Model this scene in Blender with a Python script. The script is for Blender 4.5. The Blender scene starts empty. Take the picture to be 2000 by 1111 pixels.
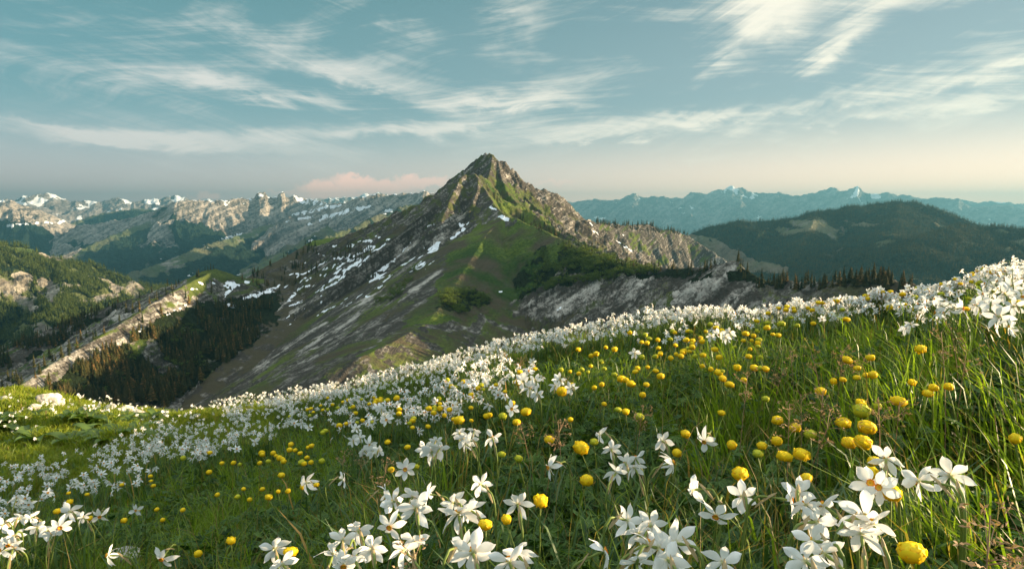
import bpy, math, random
import numpy as np
from mathutils import Vector, Matrix, Quaternion

random.seed(7)
RNG = np.random.default_rng(7)
scene = bpy.context.scene
C = scene.collection

# ------------------------------------------------------------------ camera
PITCH = math.radians(7.0)
FPX = 1111.1                      # focal length in pixels of the 2000 px wide photograph (20 mm lens)
cam_data = bpy.data.cameras.new('camera')
cam_data.lens = 20.0
cam_data.sensor_width = 36.0
cam_data.clip_start = 0.05
cam_data.clip_end = 200000.0
cam = bpy.data.objects.new('camera', cam_data)
C.objects.link(cam)
cam.location = (0, 0, 0)
cam.rotation_euler = (math.pi / 2 - PITCH, 0, 0)
scene.camera = cam

# ------------------------------------------------------------------ sun, sky, exposure
SUN_AZ = math.radians(85.0)       # to the right of the view direction
SUN_EL = math.radians(11.0)
SUNV = Vector((math.sin(SUN_AZ) * math.cos(SUN_EL), math.cos(SUN_AZ) * math.cos(SUN_EL), math.sin(SUN_EL)))
sd = bpy.data.lights.new('sun', 'SUN')
sd.energy = 5.0
sd.angle = math.radians(0.6)
sd.color = (1.0, 0.77, 0.48)
sun = bpy.data.objects.new('sun', sd)
sun.rotation_euler = SUNV.to_track_quat('Z', 'Y').to_euler()
C.objects.link(sun)

scene.view_settings.view_transform = 'Standard'
scene.view_settings.look = 'None'
scene.view_settings.gamma = 1.0
scene.view_settings.exposure = 2.08
scene.render.engine = 'CYCLES'
scene.cycles.use_denoising = True
scene.cycles.max_bounces = 5
scene.cycles.diffuse_bounces = 3
scene.cycles.glossy_bounces = 1
scene.cycles.transmission_bounces = 3
scene.cycles.volume_bounces = 0
scene.cycles.transparent_max_bounces = 4
scene.cycles.caustics_reflective = False
scene.cycles.caustics_refractive = False


class G:
    """small expression builder for shader node trees"""
    def __init__(self, nt):
        self.nt = nt
        self.n = nt.nodes
        self.l = nt.links

    def put(self, sock, v):
        if isinstance(v, bpy.types.NodeSocket):
            self.l.new(v, sock)
        elif v is not None:
            if isinstance(v, (tuple, list)) and len(v) == 3 and sock.type == 'RGBA':
                v = (*v, 1.0)
            sock.default_value = v

    def m(self, op, a, b=None, c=None, clamp=False):
        nd = self.n.new('ShaderNodeMath')
        nd.operation = op
        nd.use_clamp = clamp
        self.put(nd.inputs[0], a)
        if b is not None:
            self.put(nd.inputs[1], b)
        if c is not None:
            self.put(nd.inputs[2], c)
        return nd.outputs[0]

    def vm(self, op, a, b=None):
        nd = self.n.new('ShaderNodeVectorMath')
        nd.operation = op
        self.put(nd.inputs[0], a)
        if b is not None:
            self.put(nd.inputs[1], b)
        return nd.outputs[0]

    def mix(self, f, a, b, mode='MIX'):
        nd = self.n.new('ShaderNodeMix')
        nd.data_type = 'RGBA'
        nd.blend_type = mode
        self.put(nd.inputs[0], f)
        self.put(nd.inputs[6], a)
        self.put(nd.inputs[7], b)
        return nd.outputs[2]

    def ss(self, x, lo, hi, a=0.0, b=1.0):
        nd = self.n.new('ShaderNodeMapRange')
        nd.interpolation_type = 'SMOOTHSTEP'
        self.put(nd.inputs[0], x)
        for i, v in enumerate((lo, hi, a, b)):
            self.put(nd.inputs[i + 1], v)
        return nd.outputs[0]

    def noise(self, vec, scale, detail=4.0, rough=0.55, dist=0.0):
        nd = self.n.new('ShaderNodeTexNoise')
        self.put(nd.inputs['Vector'], vec)
        nd.inputs['Scale'].default_value = scale
        nd.inputs['Detail'].default_value = detail
        nd.inputs['Roughness'].default_value = rough
        nd.inputs['Distortion'].default_value = dist
        return nd.outputs[0]

    def xyz(self, x, y, z):
        nd = self.n.new('ShaderNodeCombineXYZ')
        for i, v in enumerate((x, y, z)):
            self.put(nd.inputs[i], v)
        return nd.outputs[0]

    def sep(self, v):
        nd = self.n.new('ShaderNodeSeparateXYZ')
        self.put(nd.inputs[0], v)
        return nd.outputs

    def attr(self, name):
        nd = self.n.new('ShaderNodeAttribute')
        nd.attribute_name = name
        return nd.outputs

    def bump(self, h, strength=0.5, dist=1.0):
        nd = self.n.new('ShaderNodeBump')
        nd.inputs['Strength'].default_value = strength
        nd.inputs['Distance'].default_value = dist
        self.put(nd.inputs['Height'], h)
        return nd.outputs[0]


def ray(u, v):
    """direction of a point of the photograph, per metre of depth: x, y, z (arrays welcome)"""
    cx = (np.asarray(u, float) - 1000.0) / FPX
    cy = (555.5 - np.asarray(v, float)) / FPX
    return cx, math.cos(PITCH) + cy * math.sin(PITCH), -math.sin(PITCH) + cy * math.cos(PITCH)


def P(u, v, D):
    """world point at horizontal distance D seen at u, v"""
    x, y, z = ray(u, v)
    k = D / np.hypot(x, y)
    return np.array([x * k, y * k, z * k])


def proj(X, Y, Z):
    dep = Y * math.cos(PITCH) - Z * math.sin(PITCH)
    up = Y * math.sin(PITCH) + Z * math.cos(PITCH)
    dep = np.maximum(dep, 1e-3)
    return 1000.0 + FPX * X / dep, 555.5 - FPX * up / dep


# world: physical sky, tinted by the air, with a sheet of cirrus
world = bpy.data.worlds.new('World')
scene.world = world
world.use_nodes = True
nt = world.node_tree
nt.nodes.clear()
g = G(nt)
tc = nt.nodes.new('ShaderNodeTexCoord')
sky = nt.nodes.new('ShaderNodeTexSky')
sky.sky_type = 'NISHITA'
sky.sun_disc = False
sky.sun_elevation = SUN_EL
sky.sun_rotation = SUN_AZ
sky.altitude = 1900.0
sky.air_density = 1.0
sky.dust_density = 1.5
sky.ozone_density = 1.0
dx, dy, dz = g.sep(tc.outputs['Generated'])
hor = g.m('SQRT', g.m('ADD', g.m('MULTIPLY', dx, dx), g.m('MULTIPLY', dy, dy)))
el = g.m('MULTIPLY', g.m('ARCTAN2', dz, hor), 57.2958)
az = g.m('MULTIPLY', g.m('ARCTAN2', dx, dy), 57.2958)


def azel(u, v):
    x, y, z = ray(u, v)
    return math.degrees(math.atan2(x, y)), math.degrees(math.atan2(z, math.hypot(x, y)))


col = g.mix(1.0, sky.outputs[0], (1.15, 1.02, 0.80), 'MULTIPLY')
side = g.ss(az, -48.0, 48.0)
hz = g.mix(side, (1.376, 1.618, 1.703), (3.247, 2.763, 2.171))
mid = g.mix(side, (0.783, 1.576, 1.618), (1.747, 2.024, 1.929))
top = g.mix(side, (0.194, 0.929, 0.898), (0.652, 1.157, 1.264))
air = g.mix(g.ss(el, -1.0, 9.0), hz, mid)
air = g.mix(g.ss(el, 7.0, 30.0), air, top)
col = g.mix(0.88, col, air)
glow = g.mix(side, (1.12, 0.76, 0.78), (1.50, 1.04, 0.88))
col = g.mix(1.0, col, g.mix(g.ss(el, 0.5, 11.0), glow, (0.46, 0.49, 0.53)), 'MULTIPLY')
# cirrus: noise on a high flat sheet
zz = g.m('MAXIMUM', g.m('ADD', dz, 0.10), 0.05)
sx = g.m('DIVIDE', dx, zz)
sy = g.m('DIVIDE', dy, zz)
# streak direction turns a little with position: swirl the sheet coordinates
warp = g.m('MULTIPLY', g.m('SUBTRACT', g.noise(g.xyz(sx, sy, 0.0), 0.35, 2.0), 0.5), 2.6)
ca, sa = math.cos(math.radians(-9)), math.sin(math.radians(-9))
ra = g.m('ADD', g.m('MULTIPLY', sx, ca), g.m('MULTIPLY', sy, sa))
rb = g.m('SUBTRACT', g.m('MULTIPLY', sy, ca), g.m('MULTIPLY', sx, sa))
rb = g.m('ADD', rb, warp)
n1 = g.noise(g.xyz(g.m('MULTIPLY', ra, 0.42), g.m('MULTIPLY', rb, 1.5), 3.7), 1.0, 9.0, 0.62, 0.35)
n2 = g.noise(g.xyz(g.m('MULTIPLY', ra, 1.3), g.m('MULTIPLY', rb, 6.5), 1.3), 1.0, 7.0, 0.66, 0.8)
fine = g.noise(g.xyz(g.m('MULTIPLY', az, 0.16), g.m('MULTIPLY', el, 0.42), 8.1), 1.0, 9.0, 0.62, 0.9)
tilt = g.m('MULTIPLY_ADD', g.ss(az, -30.0, 30.0), 0.62, -0.22)
fe = g.m('SUBTRACT', el, g.m('MULTIPLY', az, tilt))
fib = g.noise(g.xyz(g.m('MULTIPLY', az, 0.12), g.m('MULTIPLY', fe, 1.25), 4.4), 1.0, 10.0, 0.68, 0.55)
lump = g.noise(g.xyz(g.m('MULTIPLY', az, 0.055), g.m('MULTIPLY', el, 0.13), 6.4), 1.0, 4.0, 0.6, 1.2)
field = g.m('ADD', g.m('MULTIPLY', n1, 0.60), g.m('MULTIPLY', n2, 0.40))
# the separate clouds and bands: u, v, half length, half width (px), tilt deg (up to the right), amount
BANDS = [
    (1490, 50, 100, 30, 42, 0.36), (1470, 15, 70, 30, 10, 0.24), (1415, 108, 50, 18, 30, 0.20), (1630, 90, 70, 17, 38, 0.46),
    (1690, 50, 90, 30, 40, 0.20), (1560, 40, 60, 22, -5, 0.24),
    (1000, 204, 130, 14, 2, 0.42), (1330, 236, 340, 13, 4, 0.36), (1800, 215, 330, 12, 2, 0.26), (1180, 270, 120, 9, 3, 0.26),
    (280, 274, 210, 13, -1, 0.34), (650, 262, 300, 11, 4, 0.30), (850, 240, 170, 12, 3, 0.24),
    (390, 152, 130, 14, -6, 0.26), (700, 158, 130, 15, -8, 0.26), (620, 198, 90, 9, -4, 0.24),
    (480, 40, 280, 28, -15, 0.22), (560, 100, 190, 18, -10, 0.16), (760, 30, 80, 26, -18, 0.22), (1010, 70, 60, 60, -40, 0.16),
    (1000, 10, 60, 20, 0, 0.26), (1750, 150, 280, 26, 16, 0.15), (1930, 140, 140, 16, 14, 0.26), (1230, 90, 80, 22, -20, 0.12),
    (1420, 310, 120, 7, 3, 0.16), (100, 250, 130, 5, -10, 0.12), (1700, 262, 400, 10, 2, 0.10),
]
bias = None
fuzz = g.m('MULTIPLY', g.m('SUBTRACT', fine, 0.5), 7.0)
fuzz2 = g.m('MULTIPLY', g.m('SUBTRACT', fib, 0.5), 4.0)
azf = g.m('ADD', az, fuzz2)
elf = g.m('ADD', el, g.m('MULTIPLY', fuzz, 0.55))
for (u, v, a, b, tl, amt) in BANDS:
    a0, e0 = azel(u, v)
    k = 57.3 / FPX * math.cos(math.radians(a0)) ** 1.2
    a *= k
    b *= k * 1.15
    amt *= 1.55 if v > 130 else 0.95
    c_, s_ = math.cos(math.radians(tl)), math.sin(math.radians(tl))
    px_ = g.m('SUBTRACT', azf, a0)
    py_ = g.m('SUBTRACT', elf, e0)
    qx = g.m('MULTIPLY_ADD', px_, c_ / a, g.m('MULTIPLY', py_, s_ / a))
    qy = g.m('MULTIPLY_ADD', py_, c_ / b, g.m('MULTIPLY', px_, -s_ / b))
    r2 = g.m('ADD', g.m('MULTIPLY', qx, qx), g.m('MULTIPLY', qy, qy))
    e = g.m('MULTIPLY', g.m('EXPONENT', g.m('MULTIPLY', r2, -0.9)), amt)
    bias = e if bias is None else g.m('ADD', bias, e)
low = g.ss(el, 5.0, 11.0)
cf = g.m('ADD', g.m('MULTIPLY', g.m('SUBTRACT', field, 0.50), g.m('MULTIPLY_ADD', low, 1.8, 0.25)), g.m('MULTIPLY', bias, g.m('MULTIPLY_ADD', fine, 1.6, 0.2)))
cf = g.m('ADD', cf, g.m('MULTIPLY', g.m('SUBTRACT', fib, 0.5), 0.52))
cf = g.m('ADD', cf, g.m('MULTIPLY', g.m('SUBTRACT', lump, 0.465), 1.1))
cf = g.m('SUBTRACT', cf, g.m('MULTIPLY', g.ss(az, -5.0, 30.0), 0.15))
cloud = g.ss(cf, -0.04, 0.74)
# warm low cumulus behind the ridge, left of the peak
cum = None
for (u, v, a, b, amt) in [(640, 372, 60, 16, 1.0), (690, 356, 42, 13, 1.0), (750, 366, 60, 13, 0.9), (815, 356, 60, 11, 0.75), (700, 380, 150, 9, 0.8), (405, 385, 22, 6, 0.6), (1080, 356, 45, 4, 0.35)]:
    a0, e0 = azel(u, v)
    k = 57.3 / FPX
    jx = g.m('ADD', az, g.m('MULTIPLY', g.m('SUBTRACT', g.noise(g.xyz(az, el, 2.2), 0.7, 6.0, 0.65), 0.5), 3.4))
    jy = g.m('ADD', el, g.m('MULTIPLY', g.m('SUBTRACT', g.noise(g.xyz(az, el, 5.2), 0.9, 6.0, 0.65), 0.5), 2.2))
    qx = g.m('DIVIDE', g.m('SUBTRACT', jx, a0), a * k)
    qy = g.m('DIVIDE', g.m('SUBTRACT', jy, e0), b * k)
    r2 = g.m('ADD', g.m('MULTIPLY', qx, qx), g.m('MULTIPLY', qy, qy))
    e = g.m('MULTIPLY', g.ss(r2, 1.7, 0.2), amt)
    cum = e if cum is None else g.m('MAXIMUM', cum, e)
warmside = g.ss(az, -40.0, 45.0)
ccol = g.mix(warmside, (2.0, 1.9, 1.75), (2.75, 2.5, 1.98))
col = g.mix(g.m('MULTIPLY', cloud, 0.80), col, ccol)
col = g.mix(g.m('MULTIPLY', cum, 1.0), col, (3.52, 2.16, 1.69))
# unseen bright fill added high in the sky, above the view, to lift the shade
col = g.mix(g.m('MULTIPLY', g.ss(el, 26.0, 50.0), 0.55), col, (5.0, 5.2, 5.0))
bg = nt.nodes.new('ShaderNodeBackground')
bg.inputs['Strength'].default_value = 0.12
nt.links.new(col, bg.inputs['Color'])
wo = nt.nodes.new('ShaderNodeOutputWorld')
nt.links.new(bg.outputs[0], wo.inputs['Surface'])
world.cycles.sampling_method = 'MANUAL'
world.cycles.sample_map_resolution = 1024

# ------------------------------------------------------------------ helpers
def tag(o, label=None, cat=None, group=None, kind=None):
    if label:
        o['label'] = label
    if cat:
        o['category'] = cat
    if group:
        o['group'] = group
    if kind:
        o['kind'] = kind
    return o


def make_mesh(name, V, quads=None, tris=None, mats=(), mat_q=None, mat_t=None, smooth=True, attrs=None, cols=None):
    """V (n,3); quads (m,4); tris (k,3); attrs: dict name -> (n,) floats; cols: dict name -> (n,4)"""
    me = bpy.data.meshes.new(name)
    V = np.ascontiguousarray(V, np.float32)
    me.vertices.add(len(V))
    me.vertices.foreach_set('co', V.ravel())
    nq = 0 if quads is None else len(quads)
    ntri = 0 if tris is None else len(tris)
    li = []
    if nq:
        li.append(np.asarray(quads, np.int32).ravel())
    if ntri:
        li.append(np.asarray(tris, np.int32).ravel())
    li = np.concatenate(li)
    me.loops.add(len(li))
    me.loops.foreach_set('vertex_index', li)
    me.polygons.add(nq + ntri)
    st = np.concatenate([np.arange(nq) * 4, nq * 4 + np.arange(ntri) * 3]).astype(np.int32)
    me.polygons.foreach_set('loop_start', st)
    me.polygons.foreach_set('use_smooth', np.full(nq + ntri, smooth, bool))
    for m_ in mats:
        me.materials.append(m_)
    if mat_q is not None or mat_t is not None:
        mi = np.concatenate([np.zeros(nq, np.int32) if mat_q is None else np.asarray(mat_q, np.int32),
                             np.zeros(ntri, np.int32) if mat_t is None else np.asarray(mat_t, np.int32)])
        me.polygons.foreach_set('material_index', mi)
    for k, a in (attrs or {}).items():
        at = me.attributes.new(k, 'FLOAT', 'POINT')
        at.data.foreach_set('value', np.asarray(a, np.float32).ravel())
    for k, a in (cols or {}).items():
        at = me.attributes.new(k, 'FLOAT_COLOR', 'POINT')
        at.data.foreach_set('color', np.asarray(a, np.float32).ravel())
    me.update(calc_edges=True)
    return me


def link(name, me, parent=None):
    o = bpy.data.objects.new(name, me)
    C.objects.link(o)
    if parent is not None:
        o.parent = parent
    return o


class MB:
    """collects pieces (verts, quads, tris, material, tint) into one mesh"""
    def __init__(self):
        self.V, self.Q, self.T, self.mq, self.mt, self.tint, self.n = [], [], [], [], [], [], 0

    def add(self, V, Q=None, T=None, mat=0, tint=0.5):
        V = np.asarray(V, float).reshape(-1, 3)
        self.V.append(V)
        self.tint.append(np.broadcast_to(np.asarray(tint, float), (len(V),)))
        if Q is not None and len(Q):
            self.Q.append(np.asarray(Q) + self.n)
            self.mq.append(np.full(len(Q), mat))
        if T is not None and len(T):
            self.T.append(np.asarray(T) + self.n)
            self.mt.append(np.full(len(T), mat))
        self.n += len(V)

    def arrays(self):
        cat = lambda a, w: np.concatenate(a) if a else np.zeros((0, w) if w else 0, int)
        return (np.concatenate(self.V), cat(self.Q, 4), cat(self.T, 3), cat(self.mq, 0), cat(self.mt, 0), np.concatenate(self.tint))

    def mesh(self, name, mats, smooth=True):
        V, Q, T, mq, mt, ti = self.arrays()
        return make_mesh(name, V, Q if len(Q) else None, T if len(T) else None, mats, mq, mt, smooth, {'tint': ti})


def instances(arr, M, tint_jit=None):
    """repeat mesh arrays with matrices M (k,4,4): returns arrays of one big mesh"""
    V, Q, T, mq, mt, ti = arr
    k, n = len(M), len(V)
    W = np.einsum('kij,nj->kni', M[:, :3, :3], V) + M[:, None, :3, 3]
    off = (np.arange(k) * n)[:, None, None]
    QQ = (Q[None] + off).reshape(-1, 4) if len(Q) else np.zeros((0, 4), int)
    TT = (T[None] + off).reshape(-1, 3) if len(T) else np.zeros((0, 3), int)
    tt = np.tile(ti, (k, 1))
    if tint_jit is not None:
        tt = tt + tint_jit[:, None]
    return W.reshape(-1, 3), QQ, TT, np.tile(mq, k), np.tile(mt, k), tt.ravel()


def join_arrays(lst):
    n, out = 0, [[], [], [], [], [], []]
    for (V, Q, T, mq, mt, ti) in lst:
        for o, a in zip(out, (V, Q + n, T + n, mq, mt, ti)):
            o.append(a)
        n += len(V)
    return tuple(np.concatenate(o) for o in out)


def mesh_from(name, arr, mats, smooth=True):
    V, Q, T, mq, mt, ti = arr
    return make_mesh(name, V, Q if len(Q) else None, T if len(T) else None, mats, mq, mt, smooth, {'tint': ti})


def tube(pts, rad, sides=6, cap=True):
    pts = np.asarray(pts, float)
    rad = np.broadcast_to(np.asarray(rad, float), (len(pts),))
    tan = np.gradient(pts, axis=0)
    tan /= np.linalg.norm(tan, axis=1)[:, None] + 1e-12
    up = np.array([0.31, 0.17, 0.93])
    a = np.cross(tan, up)
    bad = np.linalg.norm(a, axis=1) < 0.05
    a[bad] = np.cross(tan[bad], [1, 0, 0])
    a /= np.linalg.norm(a, axis=1)[:, None]
    for i in range(1, len(a)):
        a[i] = a[i - 1] - tan[i] * np.dot(a[i - 1], tan[i])
        a[i] /= np.linalg.norm(a[i]) + 1e-12
    b = np.cross(tan, a)
    th = np.arange(sides) * 2 * math.pi / sides
    V = pts[:, None] + rad[:, None, None] * (np.cos(th)[None, :, None] * a[:, None] + np.sin(th)[None, :, None] * b[:, None])
    V = V.reshape(-1, 3)
    Q = []
    for i in range(len(pts) - 1):
        for j in range(sides):
            k = (j + 1) % sides
            Q.append((i * sides + j, i * sides + k, (i + 1) * sides + k, (i + 1) * sides + j))
    T = []
    if cap:
        V = np.vstack([V, pts[-1] + tan[-1] * rad[-1] * 0.4])
        e = len(V) - 1
        o = (len(pts) - 1) * sides
        T = [(o + j, o + (j + 1) % sides, e) for j in range(sides)]
    return V, Q, T


# ---- lattice noise in numpy
def _h(ix, iy, seed):
    n = (ix.astype(np.int64) * 374761393 + iy.astype(np.int64) * 668265263 + seed * 144269504) & 0xffffffff
    n = ((n ^ (n >> 13)) * 1274126177) & 0xffffffff
    n = ((n ^ (n >> 16)) * 2246822519) & 0xffffffff
    return ((n ^ (n >> 15)) & 0xffff) / 65535.0


def gnoise(x, y, seed=0):
    x0, y0 = np.floor(x), np.floor(y)
    fx, fy = x - x0, y - y0
    ux, uy = fx * fx * fx * (fx * (fx * 6 - 15) + 10), fy * fy * fy * (fy * (fy * 6 - 15) + 10)

    def gr(i, j):
        a = _h(x0 + i, y0 + j, seed) * 2 * math.pi
        return np.cos(a) * (fx - i) + np.sin(a) * (fy - j)
    a, b, c, d = gr(0, 0), gr(1, 0), gr(0, 1), gr(1, 1)
    return (a + ux * (b - a) + uy * (c - a) + ux * uy * (a - b - c + d)) * 1.5


def fbm(x, y, oct=5, seed=0, gain=0.5, lac=2.03):
    s, a = 0.0, 1.0
    for i in range(oct):
        s = s + a * gnoise(x, y, seed + i * 17)
        x, y, a = x * lac + 3.1, y * lac + 7.7, a * gain
    return s


def ridged(x, y, oct=5, seed=0, gain=0.5, lac=2.07):
    """0..~1 with sharp crests"""
    s, a, t = 0.0, 1.0, 0.0
    for i in range(oct):
        s = s + a * (1 - 2 * np.abs(gnoise(x, y, seed + i * 31)))
        t += a
        x, y, a = x * lac + 1.7, y * lac + 9.2, a * gain
    return s / t


def sstep(x, a, b):
    t = np.clip((x - a) / (b - a), 0, 1)
    return t * t * (3 - 2 * t)


def inpoly(U, V, poly):
    poly = np.asarray(poly, float)
    r = np.zeros(np.shape(U), bool)
    j = len(poly) - 1
    for i in range(len(poly)):
        xi, yi = poly[i]
        xj, yj = poly[j]
        c = ((yi > V) != (yj > V)) & (U < (xj - xi) * (V - yi) / (yj - yi + 1e-12) + xi)
        r ^= c
        j = i
    return r


# ------------------------------------------------------------------ materials
def new_mat(name):
    m_ = bpy.data.materials.new(name)
    m_.use_nodes = True
    t = m_.node_tree
    t.nodes.clear()
    return m_, G(t)


def out(g_, shader):
    o = g_.n.new('ShaderNodeOutputMaterial')
    g_.l.new(shader, o.inputs['Surface'])


def pbr(g_, color, rough=0.85, spec=0.3, normal=None, metal=0.0):
    b = g_.n.new('ShaderNodeBsdfPrincipled')
    g_.put(b.inputs['Base Color'], color)
    g_.put(b.inputs['Roughness'], rough)
    g_.put(b.inputs['Specular IOR Level'], spec)
    if normal is not None:
        g_.put(b.inputs['Normal'], normal)
    return b.outputs[0]


def leafy(name, c0, c1, trans=0.35, tr_col=None, rough=0.5, spec=0.25, c2=None):
    """thin plant tissue: diffuse + translucent; tint 0..1 runs c0 -> c1 (-> c2 above 1)"""
    m_, g_ = new_mat(name)
    t = g_.attr('tint')[2]
    c = g_.mix(g_.m('MULTIPLY', t, 1.0, clamp=True), c0, c1)
    if c2 is not None:
        c = g_.mix(g_.ss(t, 1.15, 1.3), c, c2)
    tcl = g_.mix(1.0, c, tr_col or (1.5, 1.5, 0.7), 'MULTIPLY')
    p_ = pbr(g_, c, rough, spec)
    tr = g_.n.new('ShaderNodeBsdfTranslucent')
    g_.put(tr.inputs['Color'], tcl)
    mx = g_.n.new('ShaderNodeMixShader')
    mx.inputs[0].default_value = trans
    g_.l.new(p_, mx.inputs[1])
    g_.l.new(tr.outputs[0], mx.inputs[2])
    out(g_, mx.outputs[0])
    return m_


def petal_mat(name, ca, cb, cc, trans, vein=0.0):
    m_, g_ = new_mat(name)
    t = g_.attr('tint')[2]
    geo = g_.n.new('ShaderNodeTexCoord')
    n = g_.noise(geo.outputs['Object'], 260.0, 3.0)
    c = g_.mix(g_.ss(t, 0.0, 0.22), cc, ca)
    c = g_.mix(g_.ss(t, 0.3, 1.0), c, cb)
    c = g_.mix(g_.m('MULTIPLY', n, vein), c, (0.55, 0.52, 0.42))
    p_ = pbr(g_, c, 0.55, 0.3)
    tr = g_.n.new('ShaderNodeBsdfTranslucent')
    g_.put(tr.inputs['Color'], c)
    mx = g_.n.new('ShaderNodeMixShader')
    mx.inputs[0].default_value = trans
    g_.l.new(p_, mx.inputs[1])
    g_.l.new(tr.outputs[0], mx.inputs[2])
    out(g_, mx.outputs[0])
    return m_


def terrain_mat(name, scale, rock_lo, rock_hi, grass_a, grass_b, brown, forest, streak=(-0.57, 0.0, 0.82), sfreq=0.5, bump=0.8, snowc=(0.80, 0.84, 0.90), lo_hi=(0.40, 0.62), crk=0.12):
    """cover attribute: R grass, G snow, B forest / dark shrub, A brown turf; rock elsewhere.
    scale: size in metres of the finest texture; streak: normal of the rock beds"""
    m_, g_ = new_mat(name)
    tcn = g_.n.new('ShaderNodeTexCoord')
    pos = tcn.outputs['Object']
    at = g_.n.new('ShaderNodeAttribute')
    at.attribute_name = 'cover'
    sr = g_.n.new('ShaderNodeSeparateColor')
    g_.l.new(at.outputs['Color'], sr.inputs[0])
    R_, G_, B_ = sr.outputs[0], sr.outputs[1], sr.outputs[2]
    A_ = at.outputs['Alpha']
    dot = g_.n.new('ShaderNodeVectorMath')
    dot.operation = 'DOT_PRODUCT'
    g_.l.new(pos, dot.inputs[0])
    dot.inputs[1].default_value = streak
    x_, y_, z_ = g_.sep(pos)
    wob = g_.noise(pos, 0.06 / scale, 3.0)
    bed = g_.xyz(g_.m('MULTIPLY_ADD', dot.outputs['Value'], sfreq / scale, g_.m('MULTIPLY', wob, 2.2)), g_.m('MULTIPLY', x_, 0.035 / scale), g_.m('MULTIPLY', y_, 0.045 / scale))
    beds = g_.noise(bed, 1.0, 6.0, 0.66, 0.3)
    blot = g_.noise(pos, 0.22 / scale, 7.0, 0.62)
    speck = g_.noise(pos, 1.1 / scale, 5.0, 0.7)
    f = g_.m('ADD', g_.m('MULTIPLY', beds, 0.38), g_.m('ADD', g_.m('MULTIPLY', blot, 0.31), g_.m('MULTIPLY', speck, 0.31)))
    lines = g_.noise(g_.xyz(g_.m('MULTIPLY_ADD', dot.outputs['Value'], 1.9 * sfreq / scale, g_.m('MULTIPLY', wob, 3.4)), g_.m('MULTIPLY', x_, 0.06 / scale), g_.m('MULTIPLY', y_, 0.07 / scale)), 1.0, 3.0, 0.6)
    f = g_.m('ADD', g_.m('MULTIPLY', f, 0.72), g_.m('MULTIPLY', lines, 0.28))
    vo = g_.n.new('ShaderNodeTexVoronoi')
    vo.feature = 'DISTANCE_TO_EDGE'
    vo.inputs['Scale'].default_value = 0.30 / scale
    wv3 = g_.vm('ADD', pos, g_.vm('MULTIPLY', g_.xyz(g_.noise(pos, 0.5 / scale, 4.0), g_.noise(pos, 0.43 / scale, 4.0), g_.noise(pos, 0.6 / scale, 4.0)), (5.0 * scale, 5.0 * scale, 5.0 * scale)))
    g_.put(vo.inputs['Vector'], wv3)
    crack = g_.ss(vo.outputs['Distance'], 0.0, 0.16)
    f = g_.m('ADD', g_.m('MULTIPLY', f, 1.0 - crk), g_.m('MULTIPLY', g_.m('MULTIPLY_ADD', crack, 0.34, g_.m('MULTIPLY', speck, 0.55)), crk))
    f = g_.m('ADD', f, g_.m('MULTIPLY', g_.attr('pale')[2], 0.075))
    fr = g_.ss(f, lo_hi[0], lo_hi[1])
    rock = g_.mix(g_.m('POWER', fr, 1.4), rock_lo, rock_hi)
    big = g_.noise(pos, 0.03 / scale, 5.0, 0.6)
    gr = g_.mix(g_.ss(g_.m('ADD', g_.m('MULTIPLY', big, 0.6), g_.m('MULTIPLY', speck, 0.4)), 0.38, 0.62), grass_a, grass_b)
    gr = g_.mix(A_, gr, brown)
    # turf breaks up over the rock: noisy threshold on the grass amount
    gm = g_.ss(g_.m('ADD', R_, g_.m('MULTIPLY', g_.m('SUBTRACT', g_.m('ADD', g_.m('MULTIPLY', beds, 0.6), g_.m('MULTIPLY', speck, 0.4)), 0.5), 1.9)), 0.40, 0.60)
    c = g_.mix(gm, rock, gr)
    fo = g_.mix(g_.ss(speck, 0.4, 0.62), forest, tuple(v * 1.9 for v in forest))
    fm = g_.ss(g_.m('ADD', B_, g_.m('MULTIPLY', g_.m('SUBTRACT', blot, 0.5), 1.6)), 0.42, 0.58)
    c = g_.mix(fm, c, fo)
    sm = g_.ss(g_.m('ADD', G_, g_.m('MULTIPLY', g_.m('SUBTRACT', g_.m('ADD', g_.m('MULTIPLY', blot, 0.5), g_.m('MULTIPLY', beds, 0.5)), 0.5), 1.0)), 0.47, 0.53)
    c = g_.mix(sm, c, g_.mix(g_.ss(speck, 0.35, 0.75), snowc, tuple(v * 0.72 for v in snowc)))
    h = g_.m('ADD', g_.m('MULTIPLY', f, 1.0), g_.m('MULTIPLY', fm, g_.m('MULTIPLY', speck, 1.6)))
    hb = g_.m('MULTIPLY', h, g_.m('MULTIPLY_ADD', sm, -0.9, 1.0))
    nrm = g_.bump(hb, bump, 2.2 * scale)
    out(g_, pbr(g_, c, 0.95, 0.1, nrm))
    return m_

# ------------------------------------------------------------------ mountains
class Ridge:
    def __init__(self, pts, near, far, sharp=0.0):
        """pts: (u, v, D) along the crest, left to right; near / far = (steep slope, its width, slope beyond)"""
        self.p = np.array([P(*q) for q in pts])
        self.near, self.far, self.sharp = near, far, sharp


def fall(p, s):
    s1, w, s2 = s
    return s1 * np.minimum(p, w) + s2 * np.maximum(p - w, 0)


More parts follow.
